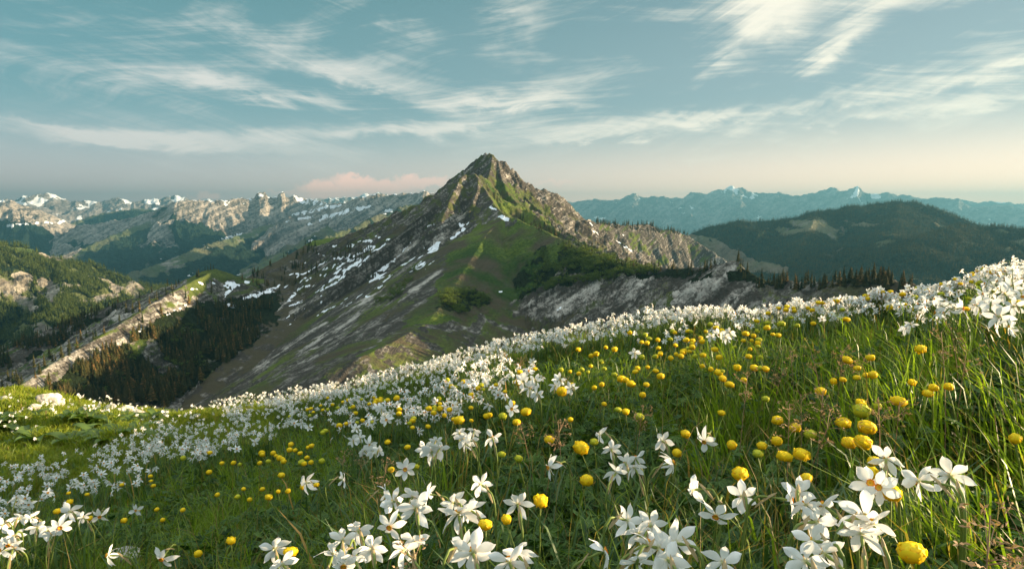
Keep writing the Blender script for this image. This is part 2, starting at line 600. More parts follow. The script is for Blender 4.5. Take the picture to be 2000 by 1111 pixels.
def massif(X, Y, ridges, floor=-900.0):
    """height, distance from the winning crest, coordinate along it, ridge index"""
    Z = np.full(X.shape, float(floor))
    PP = np.full(X.shape, 999.0)
    SS = np.zeros(X.shape)
    KK = np.zeros(X.shape, np.int16)
    for ri, r in enumerate(ridges):
        p = r.p
        L = 0.0
        bestd = np.full(X.shape, 1e12)
        bz = np.zeros(X.shape)
        bs = np.zeros(X.shape)
        bn = np.zeros(X.shape, bool)
        for a, b in zip(p[:-1], p[1:]):
            dx_, dy_ = b[0] - a[0], b[1] - a[1]
            l2 = dx_ * dx_ + dy_ * dy_ + 1e-9
            t = np.clip(((X - a[0]) * dx_ + (Y - a[1]) * dy_) / l2, 0, 1)
            ex, ey = X - a[0] - t * dx_, Y - a[1] - t * dy_
            d = ex * ex + ey * ey
            w = d < bestd
            bestd = np.where(w, d, bestd)
            bz = np.where(w, a[2] + t * (b[2] - a[2]), bz)
            l = math.sqrt(l2)
            bs = np.where(w, L + t * l, bs)
            # near side = towards the viewer (origin)
            cr = dx_ * ey - dy_ * ex
            cr0 = dx_ * (-a[1]) - dy_ * (-a[0])
            bn = np.where(w, cr * cr0 > 0, bn)
            L += l
        d = np.sqrt(bestd)
        z = bz - np.where(bn, fall(d, r.near), fall(d, r.far))
        w = z > Z
        Z = np.where(w, z, Z)
        PP = np.where(w, d, PP)
        SS = np.where(w, bs, SS)
        KK = np.where(w, ri, KK)
    return Z, PP, SS, KK


def polar(u0, u1, nu, D0, D1, nd, power=1.0):
    t = (np.linspace(u0, u1, nu) - 1000.0) / FPX / 0.985
    th = np.arctan(t)
    k = np.linspace(0, 1, nd)
    D = D0 + (D1 - D0) * k ** power
    TH, DD = np.meshgrid(th, D, indexing='ij')
    return DD * np.sin(TH), DD * np.cos(TH), TH, DD


def grid_quads(nu, nd):
    i = np.arange(nu - 1)[:, None] * nd + np.arange(nd - 1)[None]
    return np.stack([i, i + nd, i + nd + 1, i + 1], -1).reshape(-1, 4)


def slope_of(X, Y, Z):
    P3 = np.stack([X, Y, Z], -1)
    a = np.gradient(P3, axis=0)
    b = np.gradient(P3, axis=1)
    n = np.cross(a, b)
    n /= np.linalg.norm(n, axis=-1)[..., None] + 1e-9
    n *= np.sign(n[..., 2:3] + 1e-12)
    return n


def visible(X, Y, Z, tol=0.0015):
    q = Z / np.hypot(X, Y)
    return q >= np.maximum.accumulate(q, axis=1) - tol


def rock_noise(X, Y, PP, SS, KK, lam, amp, seed=0):
    """ribs and gullies running down from the crests, and broken rock between them; fades out on the crest itself"""
    K = KK * 131.7
    s = SS / lam + 0.35 * fbm(X / lam * 0.6, Y / lam * 0.6, 3, seed + 5)
    rib = ridged(s + K, PP / (lam * 5.0) + K, 4, seed)
    rough = fbm(X / lam * 1.7, Y / lam * 1.7, 6, seed + 50, 0.52)
    fade = sstep(PP, lam * 0.05, lam * 1.2)
    return amp * ((rib - 0.35) * 1.0 * fade + rough * (0.12 + 0.38 * fade))


def terrain(name, X, Y, Z, cover, mat_, **kw):
    nu, nd = X.shape
    V = np.stack([X, Y, Z], -1).reshape(-1, 3)
    me = make_mesh(name, V, grid_quads(nu, nd), None, [mat_], cols={'cover': cover.reshape(-1, 4)}, attrs={k: v.ravel() for k, v in kw.items()})
    o = link(name, me)
    o['kind'] = 'structure'
    return o


def blobs(U, V, lst, wob=None):
    """soft amount from ellipses (u, v, half length, half width, tilt)"""
    r = np.zeros(U.shape)
    for (u, v, a, b, tl) in lst:
        m_ = (np.abs(U - u) < a * 2.4) & (np.abs(V - v) < a * 2.4)
        if not m_.any():
            continue
        c_, s_ = math.cos(math.radians(tl)), math.sin(math.radians(tl))
        dx_, dy_ = U[m_] - u, -(V[m_] - v)
        q = ((dx_ * c_ + dy_ * s_) / a) ** 2 + ((dy_ * c_ - dx_ * s_) / b) ** 2
        r[m_] = np.maximum(r[m_], np.clip(1.5 - q, 0, 1))
    return r


def near_mountain():
    st = lambda a, w, b: (a, w, b)
    R = [
        # skyline of the summit, left side
        Ridge([(600, 500, 1290), (640, 492, 1270), (690, 469, 1230), (725, 450, 1200), (745, 430, 1180), (770, 416, 1160), (800, 421, 1120), (823, 410, 1080), (842, 385, 1060), (870, 358, 1035), (905, 329, 1015), (930, 310, 1005), (950, 297, 1000)], st(1.5, 60, .85), st(1.3, 400, .6)),
        # summit, right side, going down towards the viewer
        Ridge([(950, 297, 1000), (962, 301, 996), (975, 316, 992), (988, 316, 990), (1000, 334, 985), (1011, 354, 974), (1018, 374, 968), (1034, 392, 945), (1060, 418, 900), (1120, 462, 820), (1180, 492, 760), (1215, 505, 730)], st(1.4, 40, .8), st(1.2, 50, .62)),
        # rib between summit and knob
        Ridge([(962, 301, 996), (958, 330, 950), (950, 350, 915), (938, 342, 880), (925, 340, 862)], st(1.3, 60, .8), st(1.3, 60, .8)),
        # the knob and the long shade line falling to the wooded shoulder
        Ridge([(900, 346, 855), (912, 341, 860), (925, 340, 862), (940, 356, 840), (952, 378, 800), (968, 402, 765), (988, 420, 735), (1040, 440, 690), (1095, 465, 640), (1160, 495, 590), (1232, 517, 545), (1300, 523, 505), (1380, 524, 475), (1405, 515, 462), (1425, 508, 455), (1438, 509, 452), (1456, 530, 446), (1500, 547, 432), (1560, 551, 420), (1620, 547, 405), (1700, 540, 390), (1850, 560, 375), (2150, 600, 350), (2600, 680, 340)], st(.62, 90, .75), st(1.25, 90, .62)),
        # rock rib falling left from the knob: the broad slabby flank
        Ridge([(740, 640, 480), (775, 600, 545), (805, 566, 600), (850, 506, 680), (868, 452, 740), (885, 395, 800), (900, 346, 855)], st(.50, 200, .50), st(.62, 60, .42)),
        # the green spur
        Ridge([(700, 700, 330), (760, 672, 365), (800, 650, 400), (835, 630, 445), (880, 570, 530), (918, 510, 610), (952, 455, 690), (988, 420, 735)], st(.42, 120, .7), st(.30, 60, .45)),
        # snowy plateau and its left edge
        Ridge([(480, 545, 900), (500, 530, 915), (560, 500, 945), (608, 471, 985), (640, 465, 1000), (690, 461, 1020), (740, 455, 1050), (800, 442, 1080)], st(.16, 150, .30), st(.9, 200, .9)),
        # saddle, grassy knob, left skyline
        Ridge([(-600, 900, 640), (-150, 770, 740), (0, 690, 765), (50, 664, 780), (100, 641, 795), (200, 602, 815), (300, 569, 825), (345, 553, 830), (385, 535, 830), (405, 527, 828), (420, 525, 828), (445, 533, 845), (480, 543, 880), (545, 546, 900)], st(.55, 80, .75), st(.9, 200, .8)),
        # the sunlit lower rib
        Ridge([(-500, 1000, 420), (-100, 850, 480), (0, 782, 520), (60, 738, 548), (100, 712, 570), (160, 678, 602), (230, 636, 640), (290, 598, 672), (335, 572, 705), (370, 552, 745), (415, 531, 805)], st(1.15, 42, .45), st(.40, 60, .6)),
        # crags of the knob, and the rib down the sunny face
        Ridge([(910, 339, 858), (901, 347, 836), (890, 366, 808), (878, 392, 778), (864, 424, 752)], st(1.25, 45, .8), st(1.15, 45, .8)),
        Ridge([(928, 340, 858), (934, 350, 834), (932, 370, 806), (924, 398, 776)], st(1.25, 45, .8), st(1.15, 45, .8)),
        Ridge([(884, 364, 850), (871, 380, 826), (858, 404, 800), (842, 438, 768)], st(1.25, 45, .8), st(1.15, 45, .8)),
        Ridge([(972, 312, 992), (978, 345, 948), (992, 378, 902), (1022, 404, 846), (1070, 438, 772), (1120, 468, 700), (1165, 492, 645), (1210, 508, 600)], st(1.3, 18, .75), st(1.0, 20, .62)),
        # peak behind, right
        Ridge([(1005, 366, 1150), (1018, 357, 1150), (1030, 364, 1155), (1045, 373, 1160), (1062, 369, 1170), (1085, 376, 1180), (1105, 389, 1200), (1125, 411, 1230), (1143, 427, 1260), (1165, 433, 1300), (1190, 437, 1350), (1230, 439, 1400), (1268, 437, 1450), (1290, 449, 1480), (1308, 447, 1500), (1330, 454, 1540), (1345, 461, 1550), (1375, 480, 1550), (1420, 510, 1540), (1500, 570, 1500)], st(1.6, 90, .60), st(1.0, 100, .5)),
    ]
    X, Y, TH, DD = polar(-400, 2400, 1500, 230, 1640, 640, 1.25)
    Z, PP, SS, KK = massif(X, Y, R, -420.0)
    # soften the flank joints, keep crests: mixture of ridged detail by ridge
    amp = np.choose(KK, [17, 17, 14, 9.0, 9.0, 3.5, 3.0, 9.0, 9.0, 19, 19, 19, 12, 20]).astype(float)
    lam = np.choose(KK, [40, 32, 30, 34, 40, 60, 60, 30, 26, 26, 26, 26, 28, 36]).astype(float)
    U, V = proj(X, Y, Z)
    far3 = (KK == 3)
    amp = np.where((U < 830) & (V > 440) & ((KK == 0) | (KK == 6)), 2.5, amp)
    slab = far3 & (U > 1010) & (PP > 8) & (V > 515)
    Z = Z + rock_noise(X, Y, PP, SS, KK, lam, amp * 0.8, 3)
    # beds of the slabs: saw-tooth relief along tilted strata
    w = (-0.57 * X + 0.82 * Z)
    bed = (w / 5.2 + 0.9 * fbm(X / 55, Y / 55, 3, 90)) % 1.0
    bedamp = np.where(KK == 4, 1.5, 0) + np.where(slab, 1.9, 0) + np.where(KK == 3, .5, 0) + np.where((KK == 0) | (KK == 1) | (KK == 2), 1.8, 0)
    Z = Z + bedamp * (bed - 0.5) * sstep(PP, 4, 30)
    rocky = np.isin(KK, [0, 1, 2, 4, 9, 10, 11, 12, 13]) | slab
    Z = Z + np.where(rocky, 2.6, 1.0) * fbm(X / 15, Y / 15, 5, 71, 0.6) * np.where((U < 830) & (V > 440), .5, 1)
    Z = Z + np.where(rocky, 2.0, 0.3) * ridged(X / 9, Y / 9, 3, 72) * sstep(PP, 3, 25)
    N = slope_of(X, Y, Z)
    U, V = proj(X, Y, Z)
    steep = 1 - N[..., 2]
    n1 = fbm(X / 60, Y / 60, 5, 11)
    n2 = fbm(X / 18, Y / 18, 4, 12)
    # along-the-flank streaks of turf and scree
    along = fbm((-0.57 * X + 0.82 * Z) / 7.0, (X + Y) / 110.0, 4, 33)
    # snow patches, as they lie on the slopes
    SN = [(962, 407, 9, 3, -15), (986, 426, 12, 6, -30), (905, 436, 12, 6, 35), (902, 447, 8, 3, 70), (850, 480, 16, 5, 30), (845, 488, 14, 4, 25), (890, 460, 10, 4, 50),
          (655, 479, 11, 2.5, 0), (684, 480, 14, 3, -2), (714, 471, 15, 3, 2), (770, 468, 26, 2, 2), (740, 463, 6, 2, 0), (800, 455, 20, 3, 38), (668, 505, 22, 2.5, 0), (630, 497, 8, 2, -20), (600, 512, 8, 2, 10),
          (720, 485, 12, 5, 20), (735, 488, 14, 3, 22), (755, 478, 14, 2.5, 15), (765, 489, 14, 4, 25), (752, 505, 34, 7, 22), (735, 514, 40, 4, 8), (690, 508, 20, 3, 12), (705, 512, 26, 3, 25), (680, 522, 32, 3, 28), (655, 516, 16, 2, 25),
          (741, 532, 22, 8, 35), (715, 540, 14, 4, 20), (760, 525, 16, 3, 20), (735, 545, 18, 3, 20), (610, 525, 40, 2.2, 30), (575, 536, 17, 2.4, 3), (650, 545, 14, 4, 30), (640, 535, 12, 3, 25), (672, 540, 18, 2, 35), (660, 560, 9, 2, 30),
          (655, 578, 8, 4, -5), (678, 582, 5, 2, 20), (719, 579, 5, 2.5, 0), (625, 577, 5, 2, 0), (570, 552, 9, 2, 5), (585, 565, 9, 2, 20), (640, 560, 7, 2, 0), (700, 556, 14, 2, 30),
          (450, 556, 16, 8, -5), (445, 573, 14, 4, 45), (435, 581, 10, 3, 30), (455, 597, 16, 5, -8), (485, 598, 14, 2.4, 0), (480, 582, 26, 2.4, 8), (510, 572, 30, 4, 12), (530, 565, 18, 3, 25), (482, 551, 6, 3, 0), (420, 552, 6, 2, 0), (390, 553, 7, 3, -20), (340, 608, 26, 3, 30), (355, 600, 16, 3, 30), (382, 565, 10, 2, 0), (275, 645, 9, 3, 30),
          (978, 570, 4, 2, 0), (1103, 590, 3, 2, 0), (1095, 600, 9, 1.5, 30), (1220, 480, 30, 2.0, -35), (1160, 448, 22, 1.8, -55), (1150, 432, 14, 1.5, -50), (1215, 460, 3, 4, 0), (1120, 445, 12, 2, -45)]
    rs_ = random.Random(12)
    for _ in range(90):
        SN.append((rs_.uniform(560, 850), 0, rs_.uniform(5, 15), rs_.uniform(1.0, 1.8), rs_.uniform(22, 40)))
    SN = [(u_, v_ if v_ else 620 - (u_ - 560) * .42 + rs_.uniform(-75, 25), a_, b_, t_) for (u_, v_, a_, b_, t_) in SN]
    wu, wv = 5.0 * fbm(X / 22, Y / 22, 4, 44), 2.2 * fbm(X / 16, Y / 16, 4, 45)
    U0, V0 = U, V
    U, V = U + 2.6 * wu, V + 2.6 * wv
    cover = np.zeros(X.shape + (4,))
    grass = 0.46 + 0.25 * n1 + 0.35 * along - 1.1 * np.clip(steep - 0.22, 0, 1)
    brown = 0.45 + 0.8 * n1
    forest = np.zeros(X.shape)
    # green spur
    gp = inpoly(U, V, [(985, 415), (940, 430), (905, 465), (870, 500), (860, 540), (840, 600), (760, 650), (700, 700), (900, 700), (1010, 575), (1060, 560), (1110, 510), (1180, 505), (1100, 470)])
    gp = gp & ((KK == 5) | (KK == 3))
    grass = np.where(gp, 0.95 + 0.3 * n1, grass)
    brown = np.where(gp, 0.10 + 1.0 * n1 + 0.6 * n2 + 0.3 * sstep(V, 470, 560), brown)
    bp = inpoly(U, V, [(900, 625), (760, 640), (700, 760), (1100, 700), (1090, 640), (980, 600)])
    brown = np.where(bp, 0.45 + 1.0 * n2, brown)
    grass = np.where(bp, 0.60 + 0.6 * n2 + 0.3 * n1, grass)
    # lit green strips on the sunny side
    gs = inpoly(U, V, [(945, 345), (1000, 360), (1030, 395), (1060, 425), (1110, 470), (1075, 462), (1000, 425), (960, 400)])
    grass = np.where(gs, 0.95 + 0.5 * n2, grass)
    brown = np.where(gs, 0.25 + 0.9 * n2, brown)
    gs2 = np.isin(KK, [1]) & (U > 1015) & (V > 375)
    grass = np.where(gs2, 0.52 + 0.6 * along + 0.4 * n1, grass)
    brown = np.where(gs2, 0.25, brown)
    gs3 = np.isin(KK, [1, 12, 13]) & inpoly(U, V, [(1012, 366), (1035, 378), (1062, 402), (1115, 448), (1185, 488), (1160, 496), (1095, 462), (1040, 420), (1012, 390)])
    grass = np.where(gs3, 0.62 + 0.7 * n2, grass)
    brown = np.where(gs3, 0.3 + 0.9 * n2, brown)
    knob = np.isin(KK, [0, 2, 3, 4, 9, 10, 11]) & (V < 440) & (U < 1000) & ~gs
    grass = np.where(knob, 0.40 + 0.55 * n2 + 0.5 * fbm(X / 9, Y / 9, 3, 14), grass)
    brown = np.where(knob, 0.55, brown)
    # left flank: streaked scree
    fl = (KK == 4) & (V > 470)
    grass = np.where(fl, 0.42 + 0.30 * along + 0.35 * n1 + 0.10 * sstep(V, 560, 700), grass)
    pk = KK == 13
    grass = np.where(pk, 0.20 + 0.5 * n1 + 0.45 * sstep(PP, 70, 200) + 0.5 * along, grass)
    brown = np.where(pk, 0.2, brown)
    meadow = pk & (U > 1230)
    grass = np.where(meadow & (PP > 110), 0.9, grass)
    brown = np.where(meadow & (PP > 110), 0.8 + 0.5 * n1, brown)
    # dark alder scrub on the shaded shoulder and forest in the basin
    scrub = inpoly(U, V, [(1060, 480), (1120, 478), (1190, 505), (1235, 522), (1500, 530), (1700, 545), (1500, 560), (1400, 545), (1200, 545), (1100, 560), (1000, 580), (985, 560), (1030, 520)]) & (KK == 3)
    forest = np.where(scrub, 0.62 + 0.8 * n2, forest)
    s2 = inpoly(U, V, [(870, 570), (930, 565), (960, 590), (900, 610), (850, 600)])
    forest = np.where(s2, 0.7, forest)
    bas = inpoly(U, V, [(40, 780), (130, 730), (260, 660), (330, 610), (400, 590), (500, 575), (545, 570), (540, 640), (470, 690), (400, 740), (330, 790)])
    forest = np.where(bas, 0.75 + 0.7 * n1, forest)
    dk = (KK == 7) & (PP > 6) & (U < 400)
    grass = np.where(dk, 0.35 + 0.5 * n1, grass)
    forest = np.where(dk, 0.30 + 0.9 * n2, forest)
    rk8 = (KK == 8) & (PP < 48) & (PP > 5)
    grass = np.where(rk8, 0.22 + 0.7 * n2, grass)
    brown = np.where(KK == 8, 0.15, brown)
    kg = inpoly(U, V, [(370, 530), (420, 515), (560, 545), (640, 520), (560, 570), (420, 545), (370, 590)])
    grass = np.where(kg & (KK >= 6), 1.0, grass)
    brown = np.where(kg & (KK >= 6), 0.25, brown)
    pl = (KK == 6)
    grass = np.where(pl, 0.62 + 0.5 * n2, grass)
    brown = np.where(pl, 0.95, brown)
    pl2 = pl & inpoly(U, V, [(590, 480), (610, 455), (680, 458), (690, 472), (640, 480)])
    brown = np.where(pl2, 0.0, brown)
    grass = np.where(pl2, 1.1, grass)
    U, V = U0, V0
    snow = blobs(U + wu, V + wv, [(q[0], q[1], q[2], q[3] * .85, q[4]) for q in SN]) * (0.95 + 1.1 * fbm(X / 7, Y / 7, 4, 48)) - 2.6 * np.clip(steep - 0.26, 0, 1)
    # pale scree fans
    SC = [(790, 490, 26, 12, 30), (880, 440, 36, 12, 40), (870, 465, 30, 10, 40), (480, 650, 90, 6, 36), (440, 690, 90, 6, 34), (1090, 600, 26, 12, 40), (520, 620, 70, 7, 38), (590, 600, 60, 6, 33), (820, 560, 55, 7, 40), (700, 600, 60, 8, 35), (640, 655, 70, 8, 34), (560, 680, 80, 7, 34), (1060, 590, 40, 12, 35), (1140, 575, 50, 16, 35), (1240, 560, 60, 22, 33), (1380, 545, 70, 26, 33), (1460, 560, 50, 16, 30)]
    sc = np.clip(blobs(U + 2 * wu, V + 2 * wv, SC) * (0.55 + 1.6 * along + 0.8 * n2), 0, 1.3)
    grass = grass - 0.55 * sc
    cover[..., 0] = np.clip(grass, 0, 1.3)
    cover[..., 1] = snow
    cover[..., 2] = np.clip(forest, 0, 1.2)
    cover[..., 3] = np.clip(brown, 0, 1)
    pale = np.clip(1.3 * sc, 0, 1.3)
    pale = np.maximum(pale, np.where(inpoly(U + wu, V + wv, [(1240, 535), (1420, 515), (1520, 555), (1500, 640), (1150, 660), (1130, 600)]) & (KK == 3), 0.25 + 1.1 * along, 0))
    pale = np.maximum(pale, np.where(KK == 8, 0.55 + 0.5 * n2, 0))
    o = terrain('mountain_peak', X, Y, Z, cover, M['near'], pale=pale)
    return X, Y, Z, U0, V0, KK, PP, visible(X, Y, Z)


def big_hill(name, ridges, u0, u1, nu, D0, D1, nd, lam, amp, coverfn, mat_, floor=-900, fine=0.0, beds=0.0):
    X, Y, TH, DD = polar(u0, u1, nu, D0, D1, nd)
    Z, PP, SS, KK = massif(X, Y, ridges, floor)
    Z = Z + rock_noise(X, Y, PP, SS, KK, lam, amp, 21)
    Z = Z + fine * fbm(X / lam * 6, Y / lam * 6, 4, 8)
    N = slope_of(X, Y, Z)
    U, V = proj(X, Y, Z)
    cover = coverfn(X, Y, Z, U, V, PP, KK, N)
    terrain(name, X, Y, Z, cover, mat_)
    return X, Y, Z, U, V, KK, PP, visible(X, Y, Z)


M = {}
M['near'] = terrain_mat('near_rock_and_turf', 3.2, (.050, .044, .037), (.46, .43, .385), (.024, .050, .010), (.105, .140, .024), (.068, .056, .036), (.014, .022, .008), bump=1.0, lo_hi=(0.46, 0.655))
M['mid'] = terrain_mat('rock_and_forest', 24.0, (.07, .065, .06), (.42, .375, .33), (.055, .080, .028), (.10, .12, .05), (.11, .10, .07), (.016, .030, .018), bump=1.0, lo_hi=(0.38, 0.6))
M['hill'] = terrain_mat('wooded_hill', 14.0, (.13, .115, .095), (.44, .40, .33), (.045, .075, .02), (.10, .12, .04), (.13, .105, .075), (.014, .028, .016), bump=1.0)
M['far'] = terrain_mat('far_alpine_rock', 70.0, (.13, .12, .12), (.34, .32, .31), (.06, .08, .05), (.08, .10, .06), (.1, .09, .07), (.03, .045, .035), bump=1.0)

NEAR = near_mountain()


# wooded hill on the right
def cov_hill(X, Y, Z, U, V, PP, KK, N):
    c = np.zeros(X.shape + (4,))
    n = fbm(X / 260, Y / 260, 5, 61)
    n2 = fbm(X / 70, Y / 70, 4, 62)
    clear = blobs(U + 14 * n2, V + 5 * n, [(1610, 443, 60, 9, -12), (1560, 450, 40, 6, 10), (1680, 436, 40, 5, -5), (1330, 480, 110, 26, -12), (1290, 505, 90, 25, 0), (1420, 500, 60, 18, -30), (1480, 520, 60, 12, -10)])
    c[..., 0] = 0.8 + 0.3 * n
    c[..., 3] = np.clip(0.9 + 0.6 * n, 0, 1)
    c[..., 2] = np.clip(1.0 + 0.5 * n2 + 0.6 * n - np.where(U > 1480, 0.75, 1.4) * clear, 0, 1.2)
    return c


HILL = big_hill('wooded_hill', [
    Ridge([(1250, 500, 2350), (1300, 475, 2400), (1345, 457, 2450), (1400, 439, 2500), (1450, 433, 2550), (1500, 431, 2600), (1560, 421, 2650), (1600, 413, 2700), (1650, 405, 2750), (1700, 398, 2800), (1750, 394, 2850), (1790, 395, 2850), (1822, 405, 2800), (1870, 426, 2700), (1905, 438, 2650), (1960, 452, 2600), (2100, 470, 2600), (2400, 470, 2700), (3100, 480, 2900)], (.36, 500, .30), (.5, 500, .5)),
    Ridge([(1780, 470, 1900), (1850, 450, 2050), (1880, 440, 2200), (1930, 443, 2250), (2000, 447, 2250), (2150, 430, 2250), (2500, 450, 2300), (3100, 500, 2400)], (.40, 300, .35), (.5, 500, .5)),
    Ridge([(1600, 413, 2700), (1580, 450, 2350), (1560, 500, 2000), (1540, 560, 1700)], (.34, 100, .5), (.34, 300, .5)),
    Ridge([(1760, 396, 2850), (1750, 440, 2350), (1740, 490, 1950), (1700, 560, 1600)], (.34, 100, .5), (.34, 300, .5)),
], 1180, 2800, 960, 1500, 3400, 330, 190, 62, cov_hill, M['hill'], fine=6)


# sunlit wooded hill on the left
def cov_left(X, Y, Z, U, V, PP, KK, N):
    c = np.zeros(X.shape + (4,))
    n = fbm(X / 120, Y / 120, 5, 63)
    n2 = fbm(X / 34, Y / 34, 4, 64)
    rocks = blobs(U + 10 * n2, V + 6 * n, [(50, 540, 26, 8, -10), (100, 560, 30, 7, -30), (90, 500, 14, 5, -20), (115, 510, 16, 5, -30), (225, 562, 9, 12, 20), (205, 583, 26, 8, 10), (170, 590, 20, 4, 0), (100, 582, 8, 8, 30), (60, 600, 10, 8, 0), (30, 560, 20, 6, 10)])
    gr = blobs(U + 4 * n2, V + 3 * n, [(45, 490, 22, 5, -4), (20, 487, 14, 3, -20)])
    c[..., 0] = np.clip(0.75 + 0.5 * n - 0.9 * rocks + 1.0 * gr, 0, 1.2)
    c[..., 2] = np.clip(0.66 + 0.6 * n + 0.7 * n2 - 0.8 * rocks - 2 * gr, 0, 1.2)
    c[..., 3] = 0.2 - 0.2 * gr
    return c


LEFT = big_hill('left_hill', [
    Ridge([(-700, 500, 1800), (-400, 470, 1850), (-140, 476, 1900), (0, 476, 2000), (40, 478, 2050), (65, 488, 2080), (100, 500, 2100), (160, 521, 2150), (250, 546, 2250), (300, 563, 2300), (340, 580, 2350)], (.75, 160, .55), (.8, 500, .6)),
    Ridge([(100, 500, 2100), (130, 540, 1900), (110, 600, 1650), (60, 660, 1450)], (.5, 100, .6), (.5, 300, .6)),
    Ridge([(225, 540, 2200), (232, 560, 2100), (190, 590, 1900), (120, 640, 1700)], (.9, 60, .6), (.5, 300, .6)),
], -560, 420, 720, 1350, 2700, 330, 110, 34, cov_left, M['hill'], fine=4)


# the long snowy massif and its dark spurs, left
def cov_mid(X, Y, Z, U, V, PP, KK, N):
    c = np.zeros(X.shape + (4,))
    n = fbm(X / 400, Y / 400, 5, 65)
    n2 = fbm(X / 110, Y / 110, 5, 66)
    steep = 1 - N[..., 2]
    top = (KK <= 1) | (KK == 6)
    c[..., 0] = np.clip(np.where(top, 0.15 + 0.9 * sstep(PP, 520, 800) + 0.4 * n, 0.75 + 0.4 * n), 0, 1.2)
    c[..., 3] = np.clip(0.35 + 0.7 * n, 0, 1)
    c[..., 2] = np.clip(np.where(top, 1.0 * sstep(PP, 240, 500), 0.95 * sstep(PP, 10, 120)) + 0.35 * n2 + 0.30 * n, 0, 1.2)
    c[..., 2] = np.where(KK == 5, np.clip(.25 + 0.7 * n2, 0, 1), c[..., 2])
    c[..., 2] = np.where(KK == 2, np.clip(.15 + 0.9 * n2, 0, 1), c[..., 2])
    sn = 1.0 * sstep(Z, 60, 190) + 0.9 * n2 - 0.9 * np.clip(steep - 0.12, 0, 1) * 4 - 0.12
    sn = np.where((KK == 0) & (U > 370) & (U < 640) & (PP < 60), sn + 0.6, sn - 0.25 * (PP > 60))
    sn = np.where((U > 590) & (U < 740) & (V < 425), sn + 0.35, sn)
    sn = np.where(U < 250, np.maximum(sn * 0.4, blobs(U + 6 * n2, V + 3 * n, [(70, 436, 50, 2.5, 2), (100, 436, 12, 3, 0), (20, 440, 16, 3, 0), (120, 432, 12, 3, 20)])), sn)
    sn = np.maximum(sn, blobs(U + 5 * n2, V + 3 * n, [(450, 462, 24, 2, 20), (620, 432, 30, 3, 20), (580, 428, 30, 2.5, 8), (690, 410, 40, 4, 15), (760, 412, 10, 3, 0), (620, 410, 50, 4, 12), (660, 418, 34, 3, 8)]))
    sn = sn * (0.75 + 1.3 * fbm(X / 45, Y / 45, 5, 69))
    c[..., 1] = np.clip(sn, 0, 1)
    rk = blobs(U + 4 * n2, V + 3 * n, [(147, 492, 16, 4, 28), (130, 500, 8, 4, 40)])
    c[..., 0] -= rk
    c[..., 2] = np.clip(c[..., 2] - 1.5 * rk, 0, 1.2)
    return c


MID = big_hill('snowy_massif', [
    Ridge([(150, 440, 6300), (230, 430, 6200), (265, 422, 6100), (300, 411, 6000), (325, 402, 5900), (345, 393, 5800), (380, 390, 5800), (410, 393, 5800), (435, 391, 5800), (455, 388, 5850), (490, 387, 5900), (497, 385, 5900), (502, 377, 5900), (507, 375, 5900), (518, 376, 5900), (523, 384, 5900), (532, 386, 5900), (541, 384, 5900), (544, 376, 5900), (549, 373, 5900), (555, 375, 5900), (558, 384, 5900), (575, 382, 5900), (600, 388, 5900), (640, 396, 5600), (680, 397, 5300)], (1.1, 300, .50), (.8, 900, .5)),
    Ridge([(560, 425, 4600), (600, 414, 4700), (640, 402, 4800), (680, 393, 4700), (702, 384, 4600), (720, 379, 4600), (750, 379, 4600), (780, 380, 4500), (800, 378, 4500), (815, 377, 4450), (828, 373, 4400), (840, 378, 4400), (900, 380, 4400)], (1.3, 200, .55), (.8, 900, .5)),
    Ridge([(560, 520, 2900), (600, 480, 3100), (660, 455, 3200), (700, 440, 3300), (740, 418, 3500), (800, 400, 3700), (900, 390, 3800)], (.7, 200, .55), (.7, 900, .5)),
    Ridge([(150, 600, 3300), (200, 560, 3500), (250, 537, 3700), (330, 508, 4000), (400, 478, 4300), (440, 468, 4500), (480, 455, 4700), (520, 440, 4900), (580, 425, 5000), (640, 412, 5100)], (.55, 200, .5), (.55, 900, .5)),
    Ridge([(-700, 620, 4500), (-400, 560, 4700), (-150, 600, 4800), (0, 540, 5000), (100, 505, 5200), (150, 490, 5400), (230, 455, 5700), (300, 430, 5900), (340, 405, 5900)], (.5, 200, .45), (.55, 900, .5)),
    Ridge([(300, 640, 2500), (360, 590, 2700), (440, 555, 2900), (520, 510, 3200), (600, 470, 3500), (640, 440, 3800)], (.6, 200, .55), (.6, 900, .5)),
    Ridge([(-800, 420, 6800), (-500, 385, 7000), (-200, 400, 7000), (-60, 390, 7200), (0, 395, 7000), (20, 391, 7000), (40, 398, 7000), (60, 405, 7000), (90, 415, 7000), (120, 428, 7000), (150, 441, 7000), (185, 455, 7000)], (.5, 500, .4), (.6, 900, .5)),
    Ridge([(60, 470, 8300), (130, 440, 8300), (160, 428, 8500), (200, 416, 8600), (260, 408, 8600), (330, 410, 8400)], (.35, 500, .4), (.6, 900, .5)),
], -560, 900, 1150, 2400, 9000, 620, 230, 84, cov_mid, M['mid'], fine=9)


# far ranges
def cov_far(X, Y, Z, U, V, PP, KK, N):
    c = np.zeros(X.shape + (4,))
    n = fbm(X / 900, Y / 900, 6, 67)
    steep = 1 - N[..., 2]
    c[..., 0] = np.clip(0.5 * sstep(PP, 900, 2200) + 0.4 * n, 0, 1)
    c[..., 2] = np.clip(0.9 * sstep(PP, 1200, 2600) + 0.4 * n, 0, 1)
    lim = np.where(U < 900, 60, 330)
    c[..., 1] = np.clip(0.75 * sstep(Z, lim, lim + 420) + 0.5 * n + 0.9 * fbm(X / 240, Y / 240, 4, 68) - 1.2 * np.clip(steep - 0.2, 0, 1) + np.where(U < 900, 0.14, -0.20), 0, 1)
    return c


